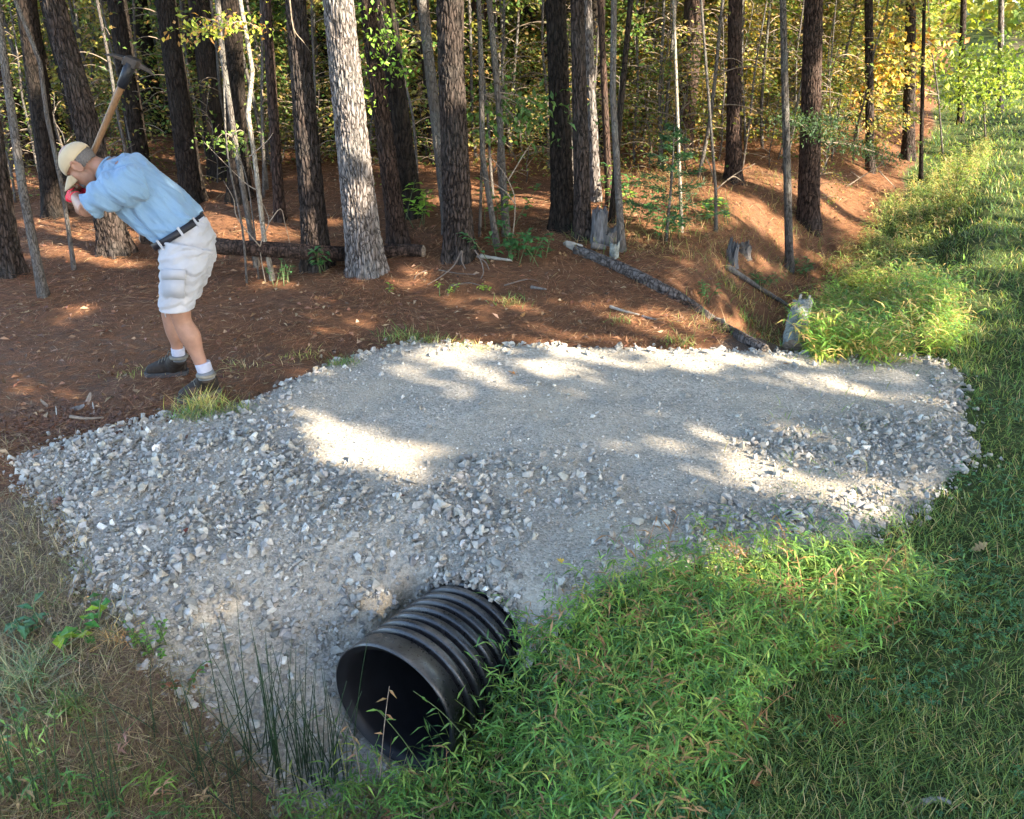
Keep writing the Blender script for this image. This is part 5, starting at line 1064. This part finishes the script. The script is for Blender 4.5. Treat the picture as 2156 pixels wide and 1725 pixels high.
for (a, b, L, kind, c, ang, lab) in [(1085, 790, .13, 'oak', 'orange', .3, 'curled orange-brown leaf alone in the middle of the gravel'), (390, 1122, .07, 'oak', 'red', 1.3, 'dark red leaf among the stones at left'), (645, 1243, .05, 'oval', 'orange', .2, 'small orange leaf above the rushes on the stones'),
      (1182, 1185, .09, 'oak', 'yellow', .1, 'yellow leaf on the gravel above the bright green weeds'), (1655, 768, .06, 'oval', 'brown', .3, 'small brown leaf near the back edge of the gravel'), (845, 1048, .05, 'oak', 'red', .7, 'dark red leaf in the sunlit stones left of centre'), (1092, 1070, .05, 'oval', 'brown', .1, 'small dark leaf left of the loose stone cluster'),
      (1830, 1440, .12, 'oak', 'orange', .2, 'orange leaf curled up in the grass at right'), (1762, 1530, .13, 'oval', 'red', -.6, 'long dark red leaf in the shaded grass'), (1930, 1555, .08, 'oval', 'orange', 0, 'orange leaf in the shaded grass right of the long red leaf'), (1715, 1358, .07, 'oak', 'brown', .8, 'crumpled brown leaf in the green grass near the weeds'),
      (1752, 1400, .06, 'oval', 'pale', .2, 'pale tan leaf just below the crumpled brown leaf'), (2060, 1160, .13, 'oak', 'tan', .1, 'large tan leaf in the verge near the right edge'), (2050, 1330, .1, 'oak', 'tan', .2, 'tan leaf below the large verge leaf'), (1590, 1660, .09, 'oval', 'brown', .5, 'brown leaf at the bottom among the clover'),
      (1700, 1060, .04, 'oval', 'brown', 1, 'tiny brown leaf near the right edge of the gravel'), (2070, 1305, .06, 'oval', 'red', 1, 'reddish leaf near the right edge'), (240, 900, .1, 'oak', 'tan', .4, 'tan leaf at the back edge of the left gravel'), (395, 850, .06, 'oval', 'tan', 1.1, 'tan leaf by the toe of the near boot'), (55, 660, .12, 'oak', 'tan', .2, 'tan leaf on the needles below the left-edge pine'),
      (600, 1290, .04, 'oval', 'orange', .2, 'tiny orange leaf low on the stones'), (135, 1225, .06, 'oval', 'yellow', .9, 'yellow leaf at the left edge of the gravel'), (78, 1150, .08, 'oval', 'yellow', .1, 'green-yellow leaf on the left bank'), (1100, 667, .09, 'oak', 'orange', .6, 'orange leaf on the sunlit needle slope'), (692, 1080, .03, 'oval', 'yellow', .2, 'tiny yellow leaf in the middle of the stones'),
      (1830, 1245, .07, 'oval', 'tan', .2, 'tan leaf on the bright weeds near the gravel corner'), (1480, 1180, .05, 'oval', 'brown', .2, 'brown leaf between the gravel and the weeds'), (1300, 1530, .07, 'oval', 'yellow', .2, 'yellow leaf caught in the tall weeds')]:
    g = G(a, b); L *= .8 if b < 1100 and a < 2030 else .62; V, F = leafshape(kind, L); V = V*np.array([1, 1, 1.6]); m = Matrix.Rotation(ang, 3, 'Z') @ Matrix.Rotation(rng.normal()*.35, 3, 'X') @ Matrix.Rotation(rng.normal()*.3, 3, 'Y'); V = V@np.array(m).T
    lift = .008+(.012 if az_at(g[0], g[1]) > .5 else 0)+(.10 if lab.endswith('tall weeds') or 'bright weeds' in lab else 0)
    col = np.clip(np.array(LC[c])*rng.uniform(.85, 1.15), 0, 1); o = mesh('dead_leaf', V+g+np.array([0, 0, lift]), F, M['dryleaf'], loc=g, smooth=True, tint=np.tile(col, (len(V), 1))); tag(o, lab, 'leaf', 'fallen leaves')
# pine cone
g = G(120, 1075); P, D = [], []
for i in range(70): t = i/70; a = i*2.399; rr = .032*math.sin(math.pi*(.12+.8*t))**.8; P.append([rr*.5*math.cos(a), (t-.5)*.085, rr*.5*math.sin(a)+.03]); D.append([math.cos(a), .55, math.sin(a)])
V, F, T = leaves(np.array(P)+g, np.array(D), np.tile([0, 1., 0], (70, 1)), .020, .018, tints(70, [(.13, .08, .06), (.2, .13, .1)]), .2, -.1, .7); tag(mesh('pine_cone', V, F, M['dryleaf'], loc=g, tint=T), 'dark pine cone on the left edge of the gravel', 'pine cone')

# ------------------------------------------------------------------ plants one can point to
def cluster(px, py, Y, n, spread, L, W, cols, mat, parent, loc, wt=None, droop=.1, up=.7, name='foliage'):
    c = at_depth(px, py, Y) if Y else px; P = c+rng.normal(size=(n, 3))*np.array(spread); D = rdir(n, -droop); V, F, T = leaves(P, D, rdir(n, up*2), L*rng.uniform(.6, 1.3, n), W*rng.uniform(.7, 1.2, n), tints(n, cols, wt, .25), .15, .25, .45)
    return mesh(name, V-loc, F, mat, parent, tint=T)
def broad(px, py, hgt, nst, nl, L, W, cols, name, label, cat='plant', spread=.1, whorl=True, lean=.35):
    g = G(px, py); root = empty(name, g, label, cat); parts = []; LV = []
    for i in range(nst):
        a = rng.random()*6.283; b = g+np.array([rng.normal()*spread*.4, rng.normal()*spread*.4, -.01]); q = b+np.array([math.cos(a)*lean*hgt*rng.random()*2, math.sin(a)*lean*hgt*rng.random()*2, hgt*rng.uniform(.6, 1)])
        S = bez(b, q, .02, 5); parts.append(tube(S, np.linspace(.004, .002, 5), 5, 2)); k = nl//nst; t = rng.uniform(.35, 1.02, k); P = b+(q-b)*t[:, None]; an = rng.random(k)*6.283
        D = np.column_stack([np.cos(an), np.sin(an), rng.uniform(-.1, .5, k)]); LV.append(leaves(P, D, np.tile([0, 0, 1.], (k, 1)), L*rng.uniform(.6, 1.2, k), W*rng.uniform(.7, 1.2, k), tints(k, cols, None, .18), .12, .2, .55))
    V, F = merge(parts); mesh('stem', V-g, F, M['greenstem'], root, smooth=True); V, F = merge([(v, f) for v, f, _ in LV]); mesh('foliage', V-g, F, M['leaf'], root, tint=np.vstack([t for _, _, t in LV])); return root
M['greenstem'] = plain('green_stem', (.07, .10, .035), .6, .3, 40, 0)
BR = [(.06, .17, .06), (.09, .22, .07), (.05, .13, .05)]; YR = [(.20, .36, .05), (.28, .42, .07)]
for a in [(675, 575, .30, 6, 70, .10, .038, BR, 'green_shrub', 'dark glossy green shrub at the foot of the blue-grey pine', 'shrub', .12), (1068, 545, .32, 8, 90, .10, .05, BR, 'green_shrub', 'low green broadleaf shrub right of the root-flared pine', 'shrub', .2), (1120, 555, .28, 6, 60, .10, .05, BR, 'green_shrub', 'smaller green shrub just right of the low broadleaf shrub', 'shrub', .15),
          (1395, 500, .35, 8, 90, .10, .05, BR, 'green_shrub', 'green broadleaf seedling under the young cedar', 'shrub', .15), (1350, 470, .4, 7, 80, .10, .05, BR, 'green_shrub', 'leafy shrub left of the young cedar', 'shrub', .2), (815, 618, .10, 3, 14, .05, .022, YR, 'seedling', 'tiny yellow-green seedling in front of the thickest grey pine', 'plant', .04),
          (940, 622, .14, 4, 26, .045, .02, YR, 'seedling', 'small pale green seedling below the exposed roots', 'plant', .08), (1020, 612, .10, 3, 18, .05, .02, YR, 'seedling', 'sparse light green seedling right of the exposed roots', 'plant', .05), (600, 600, .22, 6, 50, .05, .02, BR, 'seedling', 'dark green seedling tuft at the foot of the pale crooked sapling', 'plant', .1),
          (60, 1335, .14, 4, 26, .065, .028, [(.10, .22, .10), (.07, .17, .08)], 'weed', 'blue-green leafy weed on the left bank', 'plant', .06), (165, 1345, .16, 4, 30, .06, .045, [(.07, .22, .05), (.10, .28, .05), (.25, .36, .04)], 'weed', 'bright green lobed-leaf weed beside the cut stub', 'plant', .05), (325, 1390, .2, 7, 70, .022, .017, [(.12, .26, .05), (.2, .34, .07)], 'weed', 'sprawling small-leaved weed over the left gravel edge', 'plant', .1),
          (385, 1450, .14, 4, 30, .03, .016, [(.10, .22, .06), (.25, .12, .07)], 'weed', 'reddish-green weed above the rushes', 'plant', .05), (1500, 470, .25, 7, 80, .10, .06, YR+BR, 'green_shrub', 'sunlit light green shrub above the jagged stump', 'shrub', .25), (1310, 445, .5, 7, 90, .09, .05, YR+BR, 'green_shrub', 'sunny yellow-green shrub behind the slender grey tree', 'shrub', .25),
          (1480, 640, .22, 5, 50, .06, .022, BR, 'green_shrub', 'green tuft of leaves on the bank right of the sloping log', 'shrub', .1), (1600, 610, .2, 5, 60, .09, .025, BR, 'fern', 'low fern on the bank left of the slender straight trunk', 'fern', .12), (1690, 585, .22, 6, 70, .07, .035, BR, 'green_shrub', 'dark green leaves at the foot of the slender straight trunk', 'shrub', .12),
          (2010, 430, .9, 6, 120, .14, .03, [(.28, .38, .07), (.2, .32, .05)], 'tall_weed', 'tall feathery yellow-green weed beside the far ditch', 'plant', .1), (885, 475, .5, 5, 70, .1, .06, YR, 'green_shrub', 'yellow-green shrub in the gap left of the slender grey trunk', 'shrub', .2), (1075, 495, .6, 6, 80, .1, .06, BR+YR, 'green_shrub', 'green shrub deeper in the gap between the two big dark pines', 'shrub', .25)]:
    broad(a[0], a[1], a[2], a[3], a[4], a[5], a[6], a[7], a[8], a[9], a[10], a[11])
def tuft(px, py, n, h, w, cols, label, spread=.05, lean=.7, name='grass_tuft'):
    g = G(px, py); x = g[0]+rng.normal(size=n)*spread; y = g[1]+rng.normal(size=n)*spread*.6; V, F, T = blades(x, y, h*rng.uniform(.5, 1, n), w, cols, None, lean, bend=.5); return tag(mesh(name, V, F, M['grass'], loc=g, tint=T), label, 'grass', 'grass tufts')
YG = [(.26, .23, .07), (.17, .20, .05), (.34, .27, .13), (.09, .14, .04)]; GG = [(.06, .12, .035), (.10, .16, .045), (.2, .18, .08)]
tuft(432, 868, 170, .18, .005, YG, 'yellow-green grass tuft in front of the near boot', .08, .6); tuft(405, 882, 120, .12, .006, GG, 'low dark green tuft left of the yellow-green one', .07, 1.2); tuft(500, 868, 80, .10, .005, GG, 'sparse grass at the gravel edge right of the near boot', .06, .8)
tuft(720, 768, 90, .09, .006, GG, 'green tuft at the back left corner of the gravel', .06); tuft(640, 752, 60, .08, .005, YG, 'yellowish tuft on the needles behind the gravel corner', .08); tuft(500, 775, 60, .09, .004, [(.4, .36, .2), (.2, .25, .1)], 'dry straw tuft right of the near boot ankle', .12, 1.6)
tuft(845, 715, 120, .11, .006, GG, 'green tuft between the needles and the back edge of the gravel', .10); tuft(900, 722, 120, .09, .006, YG+GG, 'yellow-green tuft right along the back gravel edge', .12); tuft(1075, 642, 90, .09, .006, GG, 'small grass tuft on the needle slope', .08); tuft(1000, 735, 90, .07, .005, YG, 'thin yellow tuft over the back edge stones', .1)
tuft(1430, 728, 80, .10, .007, GG+YG, 'grass tuft at the foot of the needle slope', .08); tuft(1300, 680, 50, .10, .006, GG, 'faint green tuft on the sunlit slope', .06); tuft(1590, 690, 90, .14, .007, GG, 'green tuft on the bank beside the sloping log', .1); tuft(150, 1500, 130, .13, .005, GG, 'small round green tuft on the left bank', .035, .8)
tuft(20, 1450, 260, .20, .004, [(.10, .16, .09), (.2, .2, .12)], 'grey-green grass clump at the left edge', .1, 1.2); tuft(280, 660+130, 50, .07, .004, YG, 'weak grass wisps between the boots and the dug soil', .1); tuft(1545, 620, 90, .16, .007, YG, 'straw-yellow tuft below the jagged stump', .1, 1)
tuft(250, 1345, 80, .08, .005, [(.5, .34, .17), (.4, .26, .12)], 'dead tan grass wad on the left gravel edge', .04, 2.5)
# rushes
def rushes(px, py, n, h, spread, label, lean=.22):
    g = G(px, py); root = empty('rush_clump', g, label, 'rushes', 'dark rush clumps'); parts = []
    for i in range(n):
        b = g+np.array([rng.normal()*spread, rng.normal()*spread*.5, -.02]); b[2] = h1(b[0], b[1])-.01; a = rng.random()*6.283; l = abs(rng.normal())*lean; hh = h*rng.uniform(.6, 1); q = b+np.array([math.cos(a)*l*hh, math.sin(a)*l*hh*.7, hh*math.sqrt(max(.1, 1-l*l))])
        parts.append(tube(bez(b, q, .02+.03*rng.random(), 5), np.linspace(.0026, .0009, 5), 5, 2))
    V, F = merge(parts); mesh('stems', V-g, F, M['rush'], root, smooth=True)
M['rush'] = plain('rush_stem', (.022, .045, .018), .5, .35, 30, 0)
rushes(620, 1655, 40, .74, .10, 'tall upright clump of dark rushes left of the culvert mouth'); rushes(450, 1670, 24, .62, .10, 'clump of leaning dark rushes farther left of the culvert mouth', .6); rushes(685, 1660, 20, .6, .05, 'thin group of dark rushes right against the culvert mouth', .12)
rushes(120, 1725, 12, .5, .05, 'few dark rush stems in the bottom left corner', .15); rushes(240, 1735, 7, .5, .03, 'sparse dark rush stems at the bottom edge between the corner and the big clumps', .1)
# dry weed stalks crossing the culvert mouth
for i, (pts, lab) in enumerate([([(905, 1640), (850, 1560), (800, 1500), (790, 1495)], 'green weed stem bending left across the culvert mouth'), ([(800, 1640), (806, 1560), (815, 1480), (820, 1445)], 'dry brown weed stalk standing in the culvert mouth'), ([(985, 1560), (930, 1500), (870, 1455)], 'leafy weed stem reaching left over the culvert mouth'), ([(760, 1640), (745, 1560), (728, 1520)], 'withered stalk at the left lip of the culvert mouth')]):
    yb = PC[1]-.30; P = np.array([at_depth(a, b, yb+.02*j) for j, (a, b) in enumerate(pts)]); g = P[0].copy(); root = empty('weed_stalk', g, lab, 'weed', 'weed stalks in front of the culvert mouth'); V, F = tube(P, np.linspace(.0025, .0012, len(P)), 5, 5); brown = i in (1, 3)
    mesh('stem', V-g, F, M['twig'] if brown else M['greenstem'], root, smooth=True); Q = catmull(P, 6)[4::3]; k = len(Q); an = rng.random(k)*6.28; D = np.column_stack([np.cos(an), .3*np.sin(an)-.4, rng.uniform(-.5, .5, k)])
    V, F, T = leaves(Q, D, np.tile([0, -.3, 1.], (k, 1)), .05*rng.uniform(.6, 1.1, k), .010, tints(k, [(.33, .2, .1)] if brown else GREENS[:2]), .15, .3, .4); mesh('foliage', V-g, F, M['leaf'], root, tint=T)
# young cedar
def cedar(px, py, h, w, label, cols, name='young_cedar', n=2800):
    g = G(px, py); root = empty(name, g, label, 'young tree'); V, F = tube([g, g+np.array([.01, 0, h*.5]), g+np.array([0, 0, h])], [.016, .011, .003], 8, 3); mesh('trunk', V-g, F, M['smooth_bark'], root, smooth=True, tint=np.ones((len(V), 3)))
    t = rng.random(n)**.8; br = np.floor(rng.random(n)*26); a = br*2.399+rng.normal(size=n)*.15; tt = .12+.88*(br/26+.04*rng.random(n)); rr = w*(1.05-tt)*t; P = g+np.column_stack([np.cos(a)*rr, np.sin(a)*rr, h*tt+rr*.25])
    D = np.column_stack([np.cos(a)+rng.normal(size=n)*.5, np.sin(a)+rng.normal(size=n)*.5, .2+rng.normal(size=n)*.3]); V, F, T = leaves(P, D, rdir(n, 1), rng.uniform(.03, .07, n), .010, tints(n, cols), .1, .2, .5); mesh('foliage', V-g, F, M['leaf'], root, tint=T)
cedar(1402, 510, 1.05, .60, 'young dark green cedar between the slender grey tree and the jagged stump', [(.03, .075, .035), (.04, .10, .045)])
cedar(1750, 340, 1.1, .4, 'small soft green pine seedling right of the red-brown pine', [(.20, .24, .05), (.13, .2, .05)], 'pine_seedling', 900)
# leafy limbs: hemlock-like spray across the red-brown pine, golden maple, hazel by the pale sapling
def limbtree(base, stem_px, Yb, sprays, label, name, cols, wt=None, L=.07, W=.045, n=60, spread=(.16, .2, .05), twigmat='twig', r=.016):
    g = G(*base); root = empty(name, g, label, 'small tree'); P = [g]+[at_depth(a, b, g[1]) for a, b in stem_px]; V, F = tube(P, np.linspace(r, r*.5, len(P)), 8, 4); mesh('stem', V-g, F, M['smooth_bark'], root, smooth=True, tint=np.ones((len(V), 3)))
    P = np.array(P); parts, LVs = [], []
    for (a, b, dy) in sprays:
        c = at_depth(a, b, g[1]+dy); i = np.argmin(np.abs(P[:, 2]-c[2])+.0); s = P[i] if i > 0 else P[1]
        parts.append(tube(bez(s, c, .05, 6), np.linspace(.007, .0025, 6), 5)); t = rng.uniform(.45, 1.1, n)[:, None]; Q = s+(c-s)*t*1.0; Q = np.where(rng.random((n, 1)) < .75, c, Q)+rng.normal(size=(n, 3))*np.array(spread)
        LVs.append(leaves(Q, rdir(n, -.2), rdir(n, 1.6), L*rng.uniform(.6, 1.3, n), W*rng.uniform(.7, 1.2, n), tints(n, cols, wt, .25), .15, .25, .45))
    V, F = merge(parts); mesh('branches', V-g, F, M[twigmat], root, smooth=True); V, F = merge([(v, f) for v, f, _ in LVs]); mesh('foliage', V-g, F, M['leaf'], root, tint=np.vstack([t for _, _, t in LVs])); return root
limbtree((1718, 462), [(1718, 300), (1716, 100), (1716, -60)], 0, [(1690, 262, -1.1), (1735, 285, -1.0), (1785, 300, -.6), (1830, 318, -.3), (1865, 330, 0), (1660, 250, -1.1), (1760, 255, -.7), (1720, 250, -1.1)], 'small tree with drooping blue-green sprays crossing the red-brown pine', 'understory_tree', [(.045, .085, .04), (.065, .11, .05)], None, .042, .018, 190, (.16, .22, .04), r=.012)
limbtree((1985, 330), [(1975, 200), (1960, 90), (1950, -60)], 0, [(1870, 110, -.5), (1900, 150, -.5), (1850, 165, -.6), (1930, 100, -.4), (1820, 200, -.6), (1890, 60, -.4), (1960, 75, -.3), (1835, 120, -.5), (1790, 210, -.5), (1800, 150, -.6)], 'small maple with glowing golden-orange leaves at upper right', 'maple_tree', [(.60, .42, .10), (.55, .26, .08), (.62, .52, .14), (.35, .38, .07)], None, .10, .09, 60, (.25, .3, .12))
limbtree((520, 600), [(510, 480), (480, 330), (472, 200), (470, 60)], 0, [(440, 60, 0), (470, 50, .2), (500, 58, 0), (545, 60, .1), (420, 52, .2), (400, 80, 0)], 'thin hazel-like tree with a few yellow-green leaves high above the back of the man', 'understory_tree', [(.42, .42, .07), (.25, .33, .05), (.45, .25, .1)], None, .05, .03, 46, (.12, .15, .04), r=.011)
limbtree((545, 590), [(535, 480), (520, 380), (490, 290)], 0, [(480, 300, 0), (500, 310, 0), (520, 285, 0), (455, 298, 0)], 'scrawny sapling with sparse green leaves in front of the black shaded pine', 'understory_tree', [(.2, .28, .06), (.12, .2, .05)], None, .045, .025, 30, (.1, .12, .04), r=.009)
limbtree((2075, 300), [(2070, 200), (2060, 130)], 0, [(2000, 160, 0), (2040, 130, 0), (2080, 150, 0), (2110, 110, 0), (2060, 190, 0), (2020, 200, 0), (2120, 180, 0), (2140, 140, 0)], 'brilliant sunlit light green bush beside the far end of the ditch', 'understory_tree', [(.30, .40, .09), (.38, .45, .12), (.22, .32, .06)], None, .085, .055, 240, (.38, .45, .17))
limbtree((1010, 500), [(1015, 330), (1020, 200)], 0, [(1075, 225, 0), (1110, 235, 0), (1040, 240, .2), (1130, 220, 0), (1090, 260, 0), (1140, 250, .2)], 'thin tree with dull green hanging leaves between the two big dark pines', 'understory_tree', [(.07, .14, .04), (.1, .18, .05)], None, .08, .04, 60, (.2, .25, .12))
limbtree((880, 420), [(870, 250), (830, 100), (800, 20)], 0, [(795, 30, -1.5), (810, 60, -1.5), (830, 90, -1.5), (800, 100, -1.5), (850, 150, -1), (815, 130, -1.5), (790, 200, -1.4)], 'vine-like thin tree with small bright leaves right of the thickest grey pine', 'understory_tree', [(.24, .40, .06), (.15, .28, .05)], None, .045, .035, 40, (.1, .15, .08))
# bare twigs
def twigtree(base, lines, label, r=.006):
    g = G(*base); root = empty('bare_shrub', g, label, 'shrub', 'bare twiggy shrubs'); parts = []
    for ln in lines: P = np.array([at_depth(a, b, g[1]+.05*j) for j, (a, b) in enumerate(ln)]); parts.append(tube(P, np.linspace(r, r*.35, len(P)), 5, 4))
    V, F = merge(parts); mesh('stems', V-g, F, M['twig'], root, smooth=True)
twigtree((560, 600), [[(560, 600), (548, 520), (566, 470), (558, 440), (540, 400), (525, 330)], [(566, 470), (590, 440), (600, 470), (612, 520)], [(548, 520), (500, 460), (492, 420), (470, 380)], [(540, 400), (510, 380), (430, 300)], [(525, 330), (560, 300), (575, 280)]], 'tangle of bare pale twigs round the pale crooked sapling')
twigtree((1075, 540), [[(1075, 540), (1085, 430), (1070, 380), (1050, 350), (1030, 330)], [(1085, 430), (1060, 400), (1010, 370)], [(1070, 380), (1100, 330), (1120, 300)]], 'thin bare branches between the two big dark pines')
twigtree((1510, 490), [[(1508, 400), (1530, 380), (1560, 360), (1590, 345)], [(1530, 380), (1545, 372), (1560, 380)], [(1508, 400), (1495, 350), (1470, 300)]], 'bare forked twig in front of the lone dark pine', .008)
twigtree((1790, 400), [[(1780, 395), (1810, 375), (1850, 350), (1866, 330)], [(1850, 360), (1870, 380), (1885, 395)], [(1810, 375), (1790, 360)]], 'dead pale branch propped on the bank right of the red-brown pine', .010)
twigtree((640, 585), [[(610, 0), (618, 60), (640, 90), (655, 110)], [(618, 60), (612, 30)], [(618, 60), (622, 80)]], 'bare forked twig hanging down the blue-grey pine', .006)
